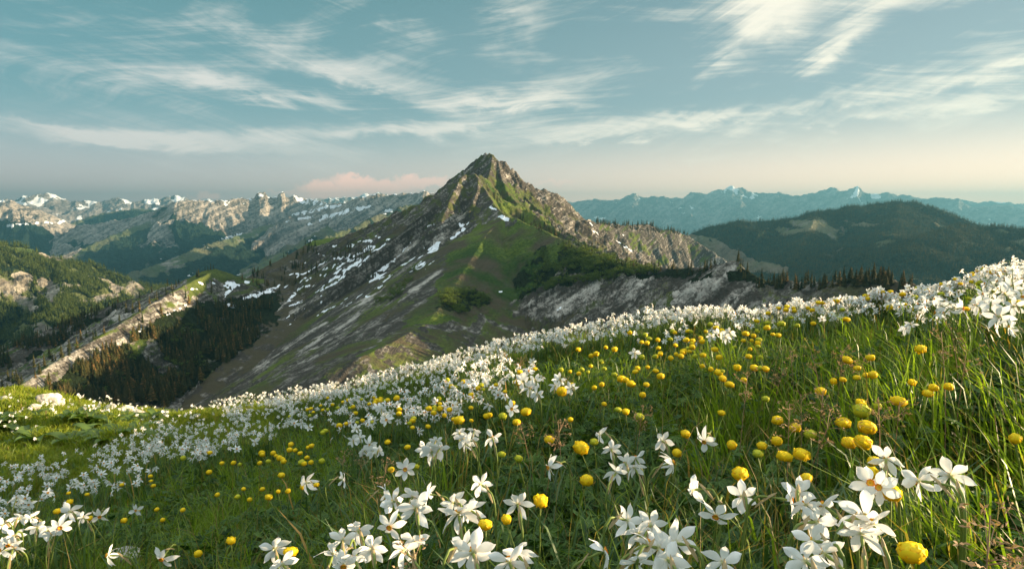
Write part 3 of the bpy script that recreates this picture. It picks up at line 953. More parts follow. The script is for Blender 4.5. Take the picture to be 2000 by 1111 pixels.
big_hill('far_range', [
    Ridge([(1060, 400, 13000), (1120, 396, 13000), (1160, 391, 13000), (1185, 391, 13000), (1210, 388, 13000), (1222, 383, 13000), (1237, 376, 13000), (1246, 382, 13000), (1262, 385, 13000), (1280, 383, 13000), (1310, 385, 13000), (1335, 384, 13000), (1350, 375, 13000), (1362, 377, 13000), (1380, 378, 13000), (1395, 371, 13000), (1415, 370, 13000), (1431, 362, 13000), (1438, 366, 13000), (1450, 367, 13000), (1463, 373, 13000), (1490, 375, 13000), (1505, 379, 13000), (1520, 375, 13000), (1535, 380, 13000), (1558, 382, 13000), (1575, 377, 13000), (1592, 378, 13000), (1600, 373, 13000), (1622, 368, 13000), (1634, 368, 13000), (1640, 376, 13000), (1655, 370, 13000), (1676, 363, 13000), (1684, 372, 13000), (1700, 379, 13000), (1720, 378, 13000), (1735, 374, 13000), (1748, 379, 13000), (1775, 382, 13000), (1800, 385, 13000), (1830, 384, 13000), (1862, 388, 13000), (1873, 387, 13000), (1882, 397, 13000), (1900, 402, 13000), (1950, 400, 13000), (2000, 408, 13000), (2150, 415, 13000), (2300, 405, 13000), (2420, 412, 13000), (2600, 400, 13000), (3000, 420, 13000)], (.8, 500, .42), (.8, 500, .5)),
], 1040, 2750, 1350, 10500, 14500, 240, 700, 210, cov_far, M['far'], fine=22)
big_hill('farthest_range', [
    Ridge([(1700, 404, 15600), (1830, 394, 15600), (1880, 390, 15600), (1910, 395, 15600), (1940, 392, 15600), (1975, 396, 15600), (2030, 404, 15600), (2150, 410, 15600), (3000, 415, 15600)], (.5, 500, .42), (.8, 500, .5)),
], 1680, 2750, 600, 14900, 16300, 110, 900, 180, cov_far, M['far'], fine=22)
big_hill('snowy_alps', [
    Ridge([(-800, 400, 12000), (-500, 380, 12000), (-300, 396, 12000), (-160, 392, 12000), (-60, 385, 12000), (0, 388, 12000), (30, 388, 12000), (48, 381, 12000), (70, 379, 12000), (92, 376, 12000), (104, 376, 12000), (118, 385, 12000), (135, 393, 12000), (147, 390, 12000), (160, 396, 12000), (185, 394, 12000), (200, 396, 12000), (215, 389, 12000), (232, 386, 12000), (246, 389, 12000), (262, 395, 12000), (280, 389, 12000), (300, 386, 12000), (315, 388, 12000), (330, 384, 12000), (345, 382, 12000), (360, 385, 12000), (375, 391, 12000), (420, 392, 12000), (600, 392, 12500), (700, 384, 12500), (712, 376, 12500), (722, 381, 12500), (740, 378, 12500), (760, 383, 12500), (860, 392, 12500), (1100, 398, 12500)], (.9, 500, .42), (.8, 500, .5)),
    Ridge([(-700, 415, 10300), (-300, 400, 10300), (-60, 410, 10300), (60, 404, 10400), (120, 412, 10500), (200, 404, 10500), (260, 398, 10500), (330, 400, 10300), (420, 404, 10000)], (.6, 400, .35), (.8, 500, .5)),
], -560, 1120, 1200, 9500, 13400, 240, 620, 230, cov_far, M['far'], fine=26)

# ground under everything, out to the horizon
gx = np.concatenate([-np.geomspace(16500, 60, 50), np.geomspace(60, 16500, 50)])
BX, BY = np.meshgrid(gx, gx, indexing='ij')
BZ = -620 - 280 * sstep(np.hypot(BX, BY), 300, 9000) + 60 * fbm(BX / 4000, BY / 4000, 3, 9)
cv = np.zeros(BX.shape + (4,))
cv[..., 0] = 1.0
cv[..., 2] = np.clip(0.5 + 0.6 * fbm(BX / 900, BY / 900, 3, 19), 0, 1)
terrain('valley_ground', BX, BY, BZ, cv, M['hill'])

# ------------------------------------------------------------------ the air
def haze():
    x0, y0, z0, z1 = 16510.0, 16510.0, HAZE_LOW, HAZE_TOP
    V = [(-x0, -y0, z0), (x0, -y0, z0), (x0, y0, z0), (-x0, y0, z0), (-x0, -y0, z1), (x0, -y0, z1), (x0, y0, z1), (-x0, y0, z1)]
    Q = [(0, 3, 2, 1), (4, 5, 6, 7), (0, 1, 5, 4), (1, 2, 6, 5), (2, 3, 7, 6), (3, 0, 4, 7)]
    m_, g_ = new_mat('air')
    pv = g_.n.new('ShaderNodeVolumePrincipled')
    pv.inputs['Color'].default_value = (0.085, 0.25, 0.345, 1)
    pv.inputs['Density'].default_value = 9.0e-5
    pv.inputs['Anisotropy'].default_value = 0.25
    o_ = g_.n.new('ShaderNodeOutputMaterial')
    g_.l.new(pv.outputs[0], o_.inputs['Volume'])
    m_.cycles.homogeneous_volume = True
    o = link('haze', make_mesh('haze', V, Q, None, [m_], smooth=False))
    o['kind'] = 'stuff'
    o['label'] = 'thin blue evening haze filling the air between the mountains'


HAZE_TOP, HAZE_LOW = -1e9, 1e9
for o in C.objects:
    if o.type == 'MESH':
        a_ = np.empty(len(o.data.vertices) * 3, np.float32)
        o.data.vertices.foreach_get('co', a_)
        HAZE_TOP = max(HAZE_TOP, float(a_[2::3].max()) + 5)
        HAZE_LOW = min(HAZE_LOW, float(a_[2::3].min()) - 1)
print('HAZE', HAZE_LOW, HAZE_TOP)
haze()

# ------------------------------------------------------------------ trees
M['needles'] = leafy('spruce_needles', (.016, .026, .010), (.065, .056, .018), 0.15, rough=0.8, spec=0.1, c2=(.17, .095, .035))
M['needles_green'] = leafy('conifer_and_beech', (.022, .040, .012), (.075, .095, .022), 0.15, rough=0.8, spec=0.1, c2=(.12, .13, .03))
M['bark'] = leafy('bark', (.05, .038, .028), (.09, .07, .05), 0.0, rough=0.9)
M['bush'] = leafy('bush_leaves', (.035, .060, .012), (.13, .17, .025), 0.30, rough=0.7, spec=0.15)


def spruce_arrays(seed, layers, nb, full=True):
    r = random.Random(seed)
    cr = MB()
    rad = r.uniform(0.15, 0.21)
    for i in range(layers):
        t = (i + 0.5) / layers
        z = 0.07 + 0.93 * t
        R_ = rad * (1 - t) ** 0.8 * r.uniform(0.75, 1.18) + 0.012
        for k in range(nb):
            a = (k + r.random()) / nb * 2 * math.pi + i
            L = R_ * r.uniform(0.65, 1.2)
            w = L * r.uniform(0.30, 0.5) + 0.008
            dz = -L * r.uniform(0.15, 0.55)
            h = 0.05 + 0.5 / layers
            c_, s_ = math.cos(a), math.sin(a)
            tip = (c_ * L, s_ * L, z + dz)
            pl = (c_ * L * .45 - s_ * w, s_ * L * .45 + c_ * w, z + dz * .55 - .012)
            pr = (c_ * L * .45 + s_ * w, s_ * L * .45 - c_ * w, z + dz * .55 - .012)
            topp = (0, 0, z + h)
            ti = 0.15 + 0.75 * r.random()
            if full:
                cr.add([topp, pl, tip, pr, (c_ * L * .5, s_ * L * .5, z + dz * .2 + .01)], None, [(0, 1, 4), (1, 2, 4), (2, 3, 4), (3, 0, 4)], 0, ti)
            else:
                cr.add([topp, pl, tip, pr], [(0, 1, 2, 3)], None, 0, ti)
    cr.add([(0.01, 0, .93), (-.006, .009, .93), (-.006, -.009, .93), (0, 0, 1.03)], None, [(0, 1, 3), (1, 2, 3), (2, 0, 3)], 0, 0.6)
    tr = MB()
    V, Q, T = tube([(0, 0, -0.06), (0, 0, .3), (0, 0, .93)], [.018, .012, .003], 5)
    tr.add(V, Q, T, 1, 0.5)
    return cr, tr


def bush_arrays(seed, n=260):
    """broad low crown of leaf clumps on a few stems"""
    r = np.random.default_rng(seed)
    m_ = MB()
    lobes = r.normal(0, 1, (7, 3)) * (.27, .27, .16) + (0, 0, .52)
    for i in range(n):
        c = lobes[r.integers(7)]
        d = r.normal(0, 1, 3)
        d /= np.linalg.norm(d)
        p = c + d * r.uniform(.12, .27) * (1, 1, .9)
        if p[2] < .06:
            continue
        s = r.uniform(.035, .075)
        a = r.normal(0, 1, 3)
        a /= np.linalg.norm(a)
        b = np.cross(a, d)
        b /= np.linalg.norm(b) + 1e-9
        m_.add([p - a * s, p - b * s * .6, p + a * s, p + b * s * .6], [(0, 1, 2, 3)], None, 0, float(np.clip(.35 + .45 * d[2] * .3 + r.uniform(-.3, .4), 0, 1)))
    t = MB()
    for i in range(4):
        a = r.uniform(0, 6.28)
        V, Q, T = tube([(0, 0, -.05), (.08 * math.cos(a), .08 * math.sin(a), .25), (.2 * math.cos(a), .2 * math.sin(a), .5)], [.02, .014, .006], 5)
        t.add(V, Q, T, 1, .5)
    return m_, t


def pick(T, mask, n, r, min_px=3.0, wt=None):
    """n random visible spots of a terrain grid, spread evenly over the ground"""
    X, Y, Z, U, V, KK, PP, vis = T
    m_ = mask & vis & (V < 900) & (V > 200)
    idx = np.flatnonzero(m_.ravel())
    if len(idx) == 0:
        return []
    w = np.hypot(X, Y).ravel()[idx]
    if wt is not None:
        w = w * np.clip(wt.ravel()[idx], 0, None)
    idx = r.choice(idx, min(n * 3, len(idx)), replace=False, p=w / w.sum())
    got, cell = [], {}
    Uf, Vf = U.ravel(), V.ravel()
    for i in idx:
        k = (int(Uf[i] // min_px), int(Vf[i] // (min_px * .5)))
        if k in cell:
            continue
        cell[k] = 1
        got.append(i)
        if len(got) >= n:
            break
    return [(X.ravel()[i], Y.ravel()[i], Z.ravel()[i], Uf[i], Vf[i]) for i in got]


rt = np.random.default_rng(11)
NX, NY, NZ, NU, NV, NK, NP, NVIS = NEAR
ip = lambda poly: inpoly(NU, NV, poly)
nz = fbm(NX / 30, NY / 30, 3, 5)
TREES = []        # (x, y, z, height, u, v, region)


def addtrees(spots, h0, h1, region):
    for (x, y, z, u, v) in spots:
        TREES.append((x, y, z, rt.uniform(h0, h1), u, v, region))


addtrees(pick(NEAR, ip([(30, 790), (120, 735), (250, 668), (330, 625), (400, 605), (500, 590), (535, 600), (520, 650), (455, 700), (390, 745), (320, 800)]), 1250, rt, 4, 0.45 + 2.6 * nz), 8, 14, 'basin')
addtrees(pick(NEAR, (NK == 8) & (NP < 34) & (NU < 425), 120, rt, 5, 0.7 + 1.5 * nz), 7, 12, 'lit')
addtrees(pick(NEAR, (NK == 7) & (NU < 420) & (NU > -20), 260, rt, 5, .3 + 2 * nz), 5, 10, 'dark')
addtrees(pick(NEAR, ip([(470, 545), (520, 505), (610, 468), (625, 500), (640, 530), (560, 560), (500, 560)]), 75, rt, 6, .4 + 2 * nz), 6, 12, 'edge')
addtrees(pick(NEAR, ip([(650, 495), (690, 480), (735, 485), (735, 505), (690, 512), (650, 505)]), 38, rt, 5), 6, 11, 'plateau')
addtrees(pick(NEAR, ip([(500, 560), (545, 545), (545, 570), (560, 590), (500, 610)]), 22, rt, 6), 7, 11, 'saddle')
for (a, b, n) in [(1205, 1262, 30), (1262, 1345, 16), (1345, 1385, 9), (1385, 1428, 2), (1440, 1462, 7), (1470, 1510, 7), (1510, 1700, 60), (1700, 1790, 22)]:
    addtrees(pick(NEAR, (NK == 3) & (NP < 9) & (NU > a) & (NU < b), n, rt, 3.5), 5.5, 9.5, 'crest')
addtrees(pick(NEAR, ip([(1000, 420), (1060, 440), (1110, 465), (1180, 495), (1240, 512), (1180, 512), (1080, 470)]), 55, rt, 5, .4 + 2 * nz), 5, 9, 'sunny')
addtrees(pick(NEAR, ip([(1160, 425), (1345, 435), (1345, 462), (1250, 452), (1165, 440)]) & (NK == 13), 110, rt, 2.5), 9, 14, 'behind')
addtrees(pick(NEAR, ip([(1030, 395), (1120, 460), (1180, 490), (1120, 470), (1050, 425)]), 30, rt, 5), 4, 7, 'sunny')
BUSH = []
scr = ip([(1060, 480), (1120, 478), (1190, 505), (1235, 522), (1310, 530), (1200, 545), (1100, 560), (1000, 580), (985, 565), (1030, 520)])
for (x, y, z, u, v) in pick(NEAR, scr & (NK == 3), 210, rt, 5, .4 + 2 * nz):
    BUSH.append((x, y, z, rt.uniform(4.5, 8), u, v, 'shoulder'))
for (x, y, z, u, v) in pick(NEAR, ip([(1130, 495), (1200, 508), (1215, 530), (1140, 528)]), 46, rt, 5):
    BUSH.append((x, y, z, rt.uniform(6, 9), u, v, 'shoulder'))
for (x, y, z, u, v) in pick(NEAR, ip([(865, 572), (930, 566), (965, 592), (900, 615), (860, 600)]), 60, rt, 5):
    BUSH.append((x, y, z, rt.uniform(4.5, 7), u, v, 'hollow'))
for (x, y, z, u, v) in pick(NEAR, ip([(735, 590), (790, 545), (810, 520), (822, 525), (790, 570), (748, 598)]), 55, rt, 4):
    BUSH.append((x, y, z, rt.uniform(4, 7), u, v, 'flank'))
for (x, y, z, u, v) in pick(NEAR, (NK == 8) & (NP < 40) & (NU < 425) & (NU > 20), 50, rt, 6):
    BUSH.append((x, y, z, rt.uniform(3.5, 6), u, v, 'rib'))
for (x, y, z, u, v) in pick(NEAR, ip([(60, 770), (200, 700), (400, 620), (480, 650), (380, 740), (250, 790)]), 70, rt, 6):
    BUSH.append((x, y, z, rt.uniform(5, 8), u, v, 'forest'))

protos = []
for k in range(5):
    cr, tr = spruce_arrays(100 + k, 15, 9)
    cr.tint = [t + (0, -.1, .1, .3, .55)[k] for t in cr.tint]
    protos.append((cr.mesh('spruce_crown', [M['needles'], M['bark']], smooth=False), tr.mesh('spruce_trunk', [M['needles'], M['bark']])))
size = lambda t: t[3] / math.hypot(t[0], t[1])
TREES.sort(key=size, reverse=True)
REG = {
    'basin': ('spruce among many in the dark forest filling the hollow at the left', 'spruces of the forest in the left hollow'),
    'lit': ('sunlit spruce on the glowing rock rib', 'spruces on the sunlit rock rib'),
    'dark': ('small spruce on the shaded left cliff', 'spruces on the shaded left cliff'),
    'edge': ('dark spruce below the snowy plateau edge', 'spruces below the plateau'),
    'plateau': ('dark spruce between the snow patches of the plateau', 'spruces on the snowy plateau'),
    'saddle': ('dark spruce beside the snow patches in the grassy saddle', 'spruces in the saddle'),
    'crest': ('brown green spruce in the row along the shaded crest', 'spruces along the shaded crest'),
    'sunny': ('small spruce on the sunny flank of the peak', 'spruces on the sunny flank'),
    'behind': ('tiny spruce on the ridge behind the rocky peak', 'spruces on the ridge behind the peak'),
}
indiv, rest = TREES[:290], TREES[290:]
ORD = ['leftmost', 'second', 'third', 'fourth', 'fifth', 'sixth', 'seventh', 'eighth', 'ninth', 'tenth', 'eleventh', 'twelfth', 'thirteenth', 'fourteenth', 'fifteenth', 'sixteenth', 'seventeenth', 'eighteenth', 'nineteenth', 'twentieth']


def place(name, pr, x, y, z, h, rz, label, cat, group, w=1.0):
    e = bpy.data.objects.new(name, None)
    C.objects.link(e)
    e.location = (x, y, z)
    e.rotation_euler = (0, 0, rz)
    e.scale = (h * w, h * w, h)
    e.empty_display_size = 0.1
    tag(e, label, cat, group)
    for nm, me in zip(('crown', 'trunk'), pr):
        link(nm, me, e)
    return e


counts = {}
for t in sorted(indiv, key=lambda t: (t[6], t[4])):
    counts.setdefault(t[6], []).append(t)
for reg, ts in counts.items():
    for i, t in enumerate(ts):
        lab, grp = REG[reg]
        if reg == 'basin':
            sub = 'along the left end' if t[4] < 190 else 'under the snow patches' if t[5] < 640 else 'beside the grey scree' if t[4] > 400 else 'just above the meadow edge' if t[5] > 720 else 'in the middle'
            lab, grp = 'spruce ' + sub + ' of the dark forest in the left hollow', grp + ', ' + sub
        if len(ts) <= 20:
            lab = lab + ', ' + (ORD[i] if i == 0 else ORD[i] + ' from the left')
        place('spruce_tree', protos[int(rt.integers(5))], t[0], t[1], t[2] - 0.2, t[3], rt.uniform(0, 6.28), lab, 'tree', grp, rt.uniform(1.1, 1.6))

low = []
for k in range(6):
    cr, tr = spruce_arrays(200 + k, 8, 6, False)
    low.append(cr.arrays())


def scatter(name, label, spots, hs, arrs, mat_, tj=0.35, w=(0.9, 1.3)):
    spots = np.array([s[:3] for s in spots])
    hs = np.asarray(hs)
    pick_ = rt.integers(0, len(arrs), len(spots))
    parts = []
    for k, a in enumerate(arrs):
        s = pick_ == k
        if not s.any():
            continue
        n = int(s.sum())
        Mx = np.zeros((n, 4, 4))
        an = rt.uniform(0, 6.28, n)
        ws = hs[s] * rt.uniform(*w, n)
        Mx[:, 0, 0], Mx[:, 0, 1] = np.cos(an) * ws, -np.sin(an) * ws
        Mx[:, 1, 0], Mx[:, 1, 1] = np.sin(an) * ws, np.cos(an) * ws
        Mx[:, 2, 2] = hs[s]
        Mx[:, :3, 3] = spots[s]
        Mx[:, 2, 3] -= hs[s] * .03
        parts.append(instances(a, Mx, rt.uniform(-tj, tj, n)))
    o = link(name, mesh_from(name, join_arrays(parts), mat_, smooth=False))
    tag(o, label, None, None, 'stuff')
    return o


scatter('spruce_forest', 'smaller and farther spruces of the forests on the mountain flanks', rest, [t[3] for t in rest], low, [M['needles'], M['bark']], .65)

bp = []
for k in range(4):
    cr, tr = bush_arrays(300 + k)
    bp.append((cr.mesh('bush_crown', [M['bush'], M['bark']], smooth=False), tr.mesh('bush_stems', [M['bush'], M['bark']])))
BUSH.sort(key=size, reverse=True)
BREG = {
    'shoulder': ('yellow green round bush on the shaded shoulder below the rocky peak', 'bushes on the shaded shoulder'),
    'hollow': ('bush in the dark thicket at the foot of the green spur', 'bushes of the dark thicket'),
    'flank': ('bush in the slanting line on the striped grey flank', 'bushes on the striped flank'),
    'rib': ('golden bush on the sunlit rock rib above the left forest', 'bushes on the sunlit rib'),
    'forest': ('light green bush between the dark spruces of the left forest', 'bushes in the left forest'),
}
for t in BUSH[:300]:
    lab, grp = BREG[t[6]]
    if t[6] == 'shoulder':
        sub = 'right end' if t[4] > 1170 else 'upper part' if t[5] < 512 else 'left tip' if t[4] < 1040 else 'lower edge' if t[5] > 540 else 'middle'
        lab, grp = 'round green bush in the ' + sub + ' of the scrub on the shaded shoulder', grp + ', ' + sub
    place('bush', bp[int(rt.integers(4))], t[0], t[1], t[2] - .3, t[3], rt.uniform(0, 6.28), lab, 'bush', grp, rt.uniform(1.1, 1.5))
if BUSH[300:]:
    scatter('undergrowth', 'more bushes between the trees', BUSH[300:], [t[3] for t in BUSH[300:]], [bush_arrays(400, 120)[0].arrays()], [M['bush'], M['bark']])

# tiny trees that roughen the wooded hills
for T_, n, hh, nm, lb, thr in ((HILL, 20000, (8, 14), 'hill_forest', 'spruce forest covering the hill on the right', .45), (LEFT, 8000, (9, 16), 'left_forest', 'forest on the sunlit hill at the left', .5)):
    X_, Y_, Z_, U_, V_, K_, P_, vis_ = T_
    if T_ is HILL:
        cvv = cov_hill(X_, Y_, Z_, U_, V_, P_, K_, None)[..., 2]
    else:
        cvv = cov_left(X_, Y_, Z_, U_, V_, P_, K_, None)[..., 2]
    pts = pick(T_, (cvv > thr) & (U_ > -40) & (U_ < 2040) & (V_ < 720), n, rt, 1.3)
    a = [spruce_arrays(500 + k, 3, 4, False)[0].arrays() for k in range(3)]
    scatter(nm, lb, pts, rt.uniform(*hh, len(pts)), a, [M['needles' if T_ is HILL else 'needles_green'], M['bark']], .4, (1.0, 1.6))
print('TREES', len(TREES), len(BUSH))

# ------------------------------------------------------------------ the meadow
# height of the flower tops over the slope: for each column of the photograph, rows seen at these depths (m)
COLS = {
    -320: [(.7, 1190), (1.3, 1050), (2.5, 975), (4, 930), (5.5, 860), (7.5, 775), (10, 715), (12.5, 702)],
    0: [(.7, 1190), (1.3, 1050), (2.5, 985), (4, 955), (5.5, 900), (7.5, 835), (9.5, 780), (12, 742)],
    300: [(.7, 1180), (1.3, 1105), (1.5, 1085), (2.5, 985), (4, 900), (6, 855), (8, 820), (11, 793), (13, 786)],
    600: [(.7, 1150), (1, 1060), (1.5, 970), (2.5, 895), (4, 845), (6, 795), (8, 765), (11, 747)],
    800: [(.7, 1090), (1, 1000), (1.5, 930), (2.5, 850), (4, 780), (6, 732), (8, 708), (10.5, 697)],
    1000: [(.7, 1070), (1, 965), (1.5, 860), (2.5, 745), (4, 685), (6, 655), (8, 644)],
    1300: [(.7, 1050), (1, 930), (1.5, 830), (2.5, 705), (4, 645), (6, 612), (8, 600)],
    1450: [(.7, 1030), (1, 915), (1.5, 795), (2.5, 665), (4, 612), (6, 590), (7.5, 583)],
    1600: [(.7, 1000), (1, 890), (1.5, 760), (2.5, 636), (4, 588), (6, 572)],
    1800: [(.7, 950), (1, 820), (1.5, 690), (2.5, 592), (4, 556), (5.5, 545)],
    2000: [(.7, 900), (1, 760), (1.5, 640), (2.5, 540), (3.6, 508), (4.6, 497)],
    2400: [(.7, 800), (1, 660), (1.5, 520), (2.5, 420), (3.6, 400), (4.6, 395)],
}
TOPH = 0.30                        # how high the flowers stand over the soil
DG = np.concatenate([[0.0], np.geomspace(0.25, 90.0, 240)])
ths, prof = [], []
for u_, rows in sorted(COLS.items()):
    t_ = (u_ - 1000) / FPX / 0.985
    k_ = math.hypot(1, t_)
    Ds, Zs = [0.0], [-0.36]
    for (y_, v_) in rows:
        v_ = v_ + (0 if u_ < 500 else 22 if 1400 <= u_ <= 1850 else 13) * min(max((y_ - 1.5) / 2.5, 0), 1)
        _, yy, zz_ = ray(u_, v_)
        Ds.append(y_ * k_)
        Zs.append(zz_ / yy * y_)
    sl = (Zs[-1] - Zs[-2]) / (Ds[-1] - Ds[-2])
    tan_c = Zs[-1] / Ds[-1]
    Dl, Zl = Ds[-1], Zs[-1]
    z_ = np.interp(DG, Ds, Zs)
    over = DG > Dl
    dd = DG[over] - Dl
    z_[over] = Zl + min(sl, tan_c) * dd - 0.045 * dd ** 2 / (1 + 0.04 * dd)
    ths.append(math.atan(t_))
    prof.append(z_ - TOPH)
prof = np.array(prof)
ths = np.array(ths)
# smooth along the distance
for _ in range(6):
    prof[:, 2:-1] = 0.25 * prof[:, 1:-2] + 0.5 * prof[:, 2:-1] + 0.25 * prof[:, 3:]
# behind the viewer: the slope goes on, the right side joined to the left side
back = 0.5 * (prof[0] + prof[-1])
ths_all = np.concatenate([ths, [math.pi, ths[0] + 2 * math.pi]])
prof_all = np.vstack([prof, back, prof[0]])


def ground_z(x, y, rough=True):
    x, y = np.asarray(x, float), np.asarray(y, float)
    D = np.hypot(x, y)
    th = np.arctan2(x, y)
    th = np.where(th < ths[0], th + 2 * math.pi, th)
    i = np.clip(np.searchsorted(ths_all, th) - 1, 0, len(ths_all) - 2)
    f = (th - ths_all[i]) / (ths_all[i + 1] - ths_all[i])
    f = f * f * (3 - 2 * f) * 0.5 + f * 0.5
    j = np.clip(np.searchsorted(DG, D) - 1, 0, len(DG) - 2)
    h = np.clip((D - DG[j]) / (DG[j + 1] - DG[j]), 0, 1)
    z = (1 - f) * ((1 - h) * prof_all[i, j] + h * prof_all[i, j + 1]) + f * ((1 - h) * prof_all[i + 1, j] + h * prof_all[i + 1, j + 1])
    z = z + 0.22 * fbm(x / 1.7, y / 1.7, 3, 84) * sstep(D, 7, 9.5) * sstep(-x / np.maximum(D, .1), .42, .52)
    z = z + 0.10 * fbm(x / 2.3, y / 2.3, 3, 81) * sstep(D, 1.0, 6.0) + 0.035 * fbm(x / .45, y / .45, 3, 82) * sstep(D, .2, 1.5)
    return z


def hit(u, v, above):
    """where the ray of pixel (u, v) meets the surface `above` metres over the soil"""
    x, y, z = ray(u, v)
    D = np.geomspace(0.3, 14, 260)
    k = 1.0 / math.hypot(x, y)
    g_ = ground_z(x * k * D, y * k * D) + above
    r_ = z * k * D
    below = np.flatnonzero(r_ <= g_)
    if len(below) == 0:
        q = np.argmin(r_ - g_)
        return x * k * D[q], y * k * D[q], g_[q], False
    q = below[0]
    return x * k * D[q], y * k * D[q], g_[q], True


m_, g_ = new_mat('meadow_soil')
tcn = g_.n.new('ShaderNodeTexCoord')
n_ = g_.noise(tcn.outputs['Object'], 30.0, 6.0, 0.7)
n2_ = g_.noise(tcn.outputs['Object'], 2.2, 4.0, 0.6)
c_ = g_.mix(g_.ss(n_, 0.35, 0.65), (.012, .018, .006), (.035, .055, .014))
c_ = g_.mix(g_.ss(n2_, 0.5, 0.7, 0.0, 0.5), c_, (.06, .05, .025))
out(g_, pbr(g_, c_, 0.95, 0.1, g_.bump(n_, 1.0, 0.03)))
M['soil'] = m_
th_g = np.linspace(-math.pi, math.pi, 721)
D_g = np.concatenate([[0.02], np.geomspace(0.2, 88.0, 330)])
TG, DDg = np.meshgrid(th_g, D_g, indexing='ij')
gx_, gy_ = DDg * np.sin(TG), DDg * np.cos(TG)
me = make_mesh('meadow_ground', np.stack([gx_, gy_, ground_z(gx_, gy_)], -1).reshape(-1, 3), grid_quads(*TG.shape), None, [M['soil']])
link('meadow_ground', me)['kind'] = 'structure'

# ---- grass blades
M['grass'] = leafy('grass_blades', (.055, .108, .014), (.225, .295, .028), 0.46, rough=0.45, spec=0.35, tr_col=(1.3, 1.5, .5), c2=(.24, .17, .06))

M['sun_tinted_grass'] = leafy('turf_with_painted_sunlight', (.10, .15, .014), (.27, .30, .026), 0.45, rough=0.5, spec=0.3, tr_col=(1.3, 1.4, .5), c2=(.3, .22, .08))  # knoll turf: warm sunlight painted in as a yellower, lighter blade colour


def blades(x, y, h, w, lean, laz, tint, twist, seg=3):
    """tapering, bending blades rooted on the ground; all arrays"""
    n = len(x)
    z = ground_z(x, y)
    t = np.linspace(0, 1, seg + 1)[None, :]
    # the blade bends over more towards its tip
    run = (lean[:, None] * t ** 1.9) * h[:, None]
    ris = h[:, None] * np.sin(np.minimum(t * (1 + 0.0 * t), 1.0) * math.pi / 2 * (0.80 + 0.2 * (1 - np.minimum(lean, 1))[:, None])) ** 0.9
    ris = ris * np.sqrt(np.clip(1 - (lean[:, None] * 0.55) ** 2, .15, 1))
    cx = x[:, None] + np.cos(laz)[:, None] * run
    cy = y[:, None] + np.sin(laz)[:, None] * run
    cz = z[:, None] + ris - 0.01
    ww = w[:, None] * np.array([.75, 1.0, .8, .0])[None, :] if seg == 3 else w[:, None] * (np.sin(np.clip(t * .86 + .14, 0, 1) * math.pi) ** .6)
    wx, wy = -np.sin(laz + twist)[:, None] * ww, np.cos(laz + twist)[:, None] * ww
    L = np.stack([cx - wx, cy - wy, cz], -1)
    R = np.stack([cx + wx, cy + wy, cz], -1)
    m = seg + 1
    V = np.concatenate([np.stack([L[:, :seg], R[:, :seg]], 2).reshape(n, -1, 3), np.stack([cx[:, -1], cy[:, -1], cz[:, -1]], -1)[:, None]], 1)
    k = 2 * seg + 1
    base = (np.arange(n) * k)[:, None]
    Q = np.concatenate([base + np.array([[2 * i, 2 * i + 1, 2 * i + 3, 2 * i + 2]]) for i in range(seg - 1)], 0)
    T = base + np.array([[2 * seg - 2, 2 * seg - 1, 2 * seg]])
    ti = np.repeat(tint, k)
    return V.reshape(-1, 3), Q, T, np.zeros(len(Q), int), np.zeros(len(T), int), ti


rg = np.random.default_rng(23)


def sample(n, D0, D1, u0=-160, u1=2160, a=1.0):
    u = rg.uniform(u0, u1, n)
    q = rg.random(n)
    D = D0 * (D1 / D0) ** (q ** a)
    th = np.arctan((u - 1000) / FPX / .985)
    return D * np.sin(th), D * np.cos(th), D, u


def grass(name, label, n, D0, D1, h, w, lean, tint, az0=None, spread=3.14, a=1.0, u0=-160, u1=2160, keep=None, clump=None, mat_='grass'):
    x, y, D, u = sample(n, D0, D1, u0, u1, a)
    if clump:
        x = x + rg.normal(0, clump, n) * 0
        cn = fbm(x / clump, y / clump, 2, 91)
        k = rg.random(n) < sstep(cn, -.25, .35)
        x, y, D, u = x[k], y[k], D[k], u[k]
    if keep is not None:
        k = keep(x, y, D, u)
        x, y, D, u = x[k], y[k], D[k], u[k]
    n = len(x)
    patch = fbm(x / .5, y / .5, 3, 92)
    hh = rg.uniform(*h, n) * (1 + .35 * patch)
    ww = rg.uniform(*w, n) * (1 + .14 * D)
    ll = rg.uniform(*lean, n)
    la = rg.uniform(-spread, spread, n) + (az0 if az0 is not None else 0)
    ti = np.clip(rg.uniform(*tint, n) + .3 * patch, 0, 1) if tint[0] < 1 else np.full(n, 1.4)
    dry = rg.random(n) < .03
    ti = np.where(dry, 1.4, ti)
    arr = blades(x, y, hh, ww, ll, la, ti, rg.uniform(-.6, .6, n) + np.where(rg.random(n) < .5, 0, 1.2))
    o = link(name, mesh_from(name, arr, [M[mat_]]))
    tag(o, label, None, None, 'stuff')
    return n


ng = grass('short_grass', 'short green grass covering the meadow slope', 300000, .35, 15, (.035, .10), (.0011, .0022), (.2, 1.1), (.0, .75))
ng += grass('meadow_grass', 'taller grass blades standing between the meadow flowers', 80000, .35, 14, (.12, .23), (.0011, .0021), (.15, .9), (.2, 1.0), az0=2.6, spread=2.6, clump=.35, keep=lambda x, y, D, u: (D > 2.4) | (u < 850) | (rg.random(len(u)) < .25))
ng += grass('long_grass', 'long bright grass leaning over on the right side of the meadow', 5000, .9, 5.0, (.16, .33), (.0010, .0020), (.1, .8), (.45, 1.05), az0=2.4, spread=1.7, keep=lambda x, y, D, u: (D > 1.5) | (u > 1780), u0=1380, u1=2200, clump=.30)
ng += grass('lit_turf', 'thick turf on the sunlit knoll at the left, sunlight painted into its yellow tint', 100000, 6.5, 17, (.06, .16), (.0018, .0030), (.2, .9), (.1, 1.0), u0=-200, u1=520, mat_='sun_tinted_grass')

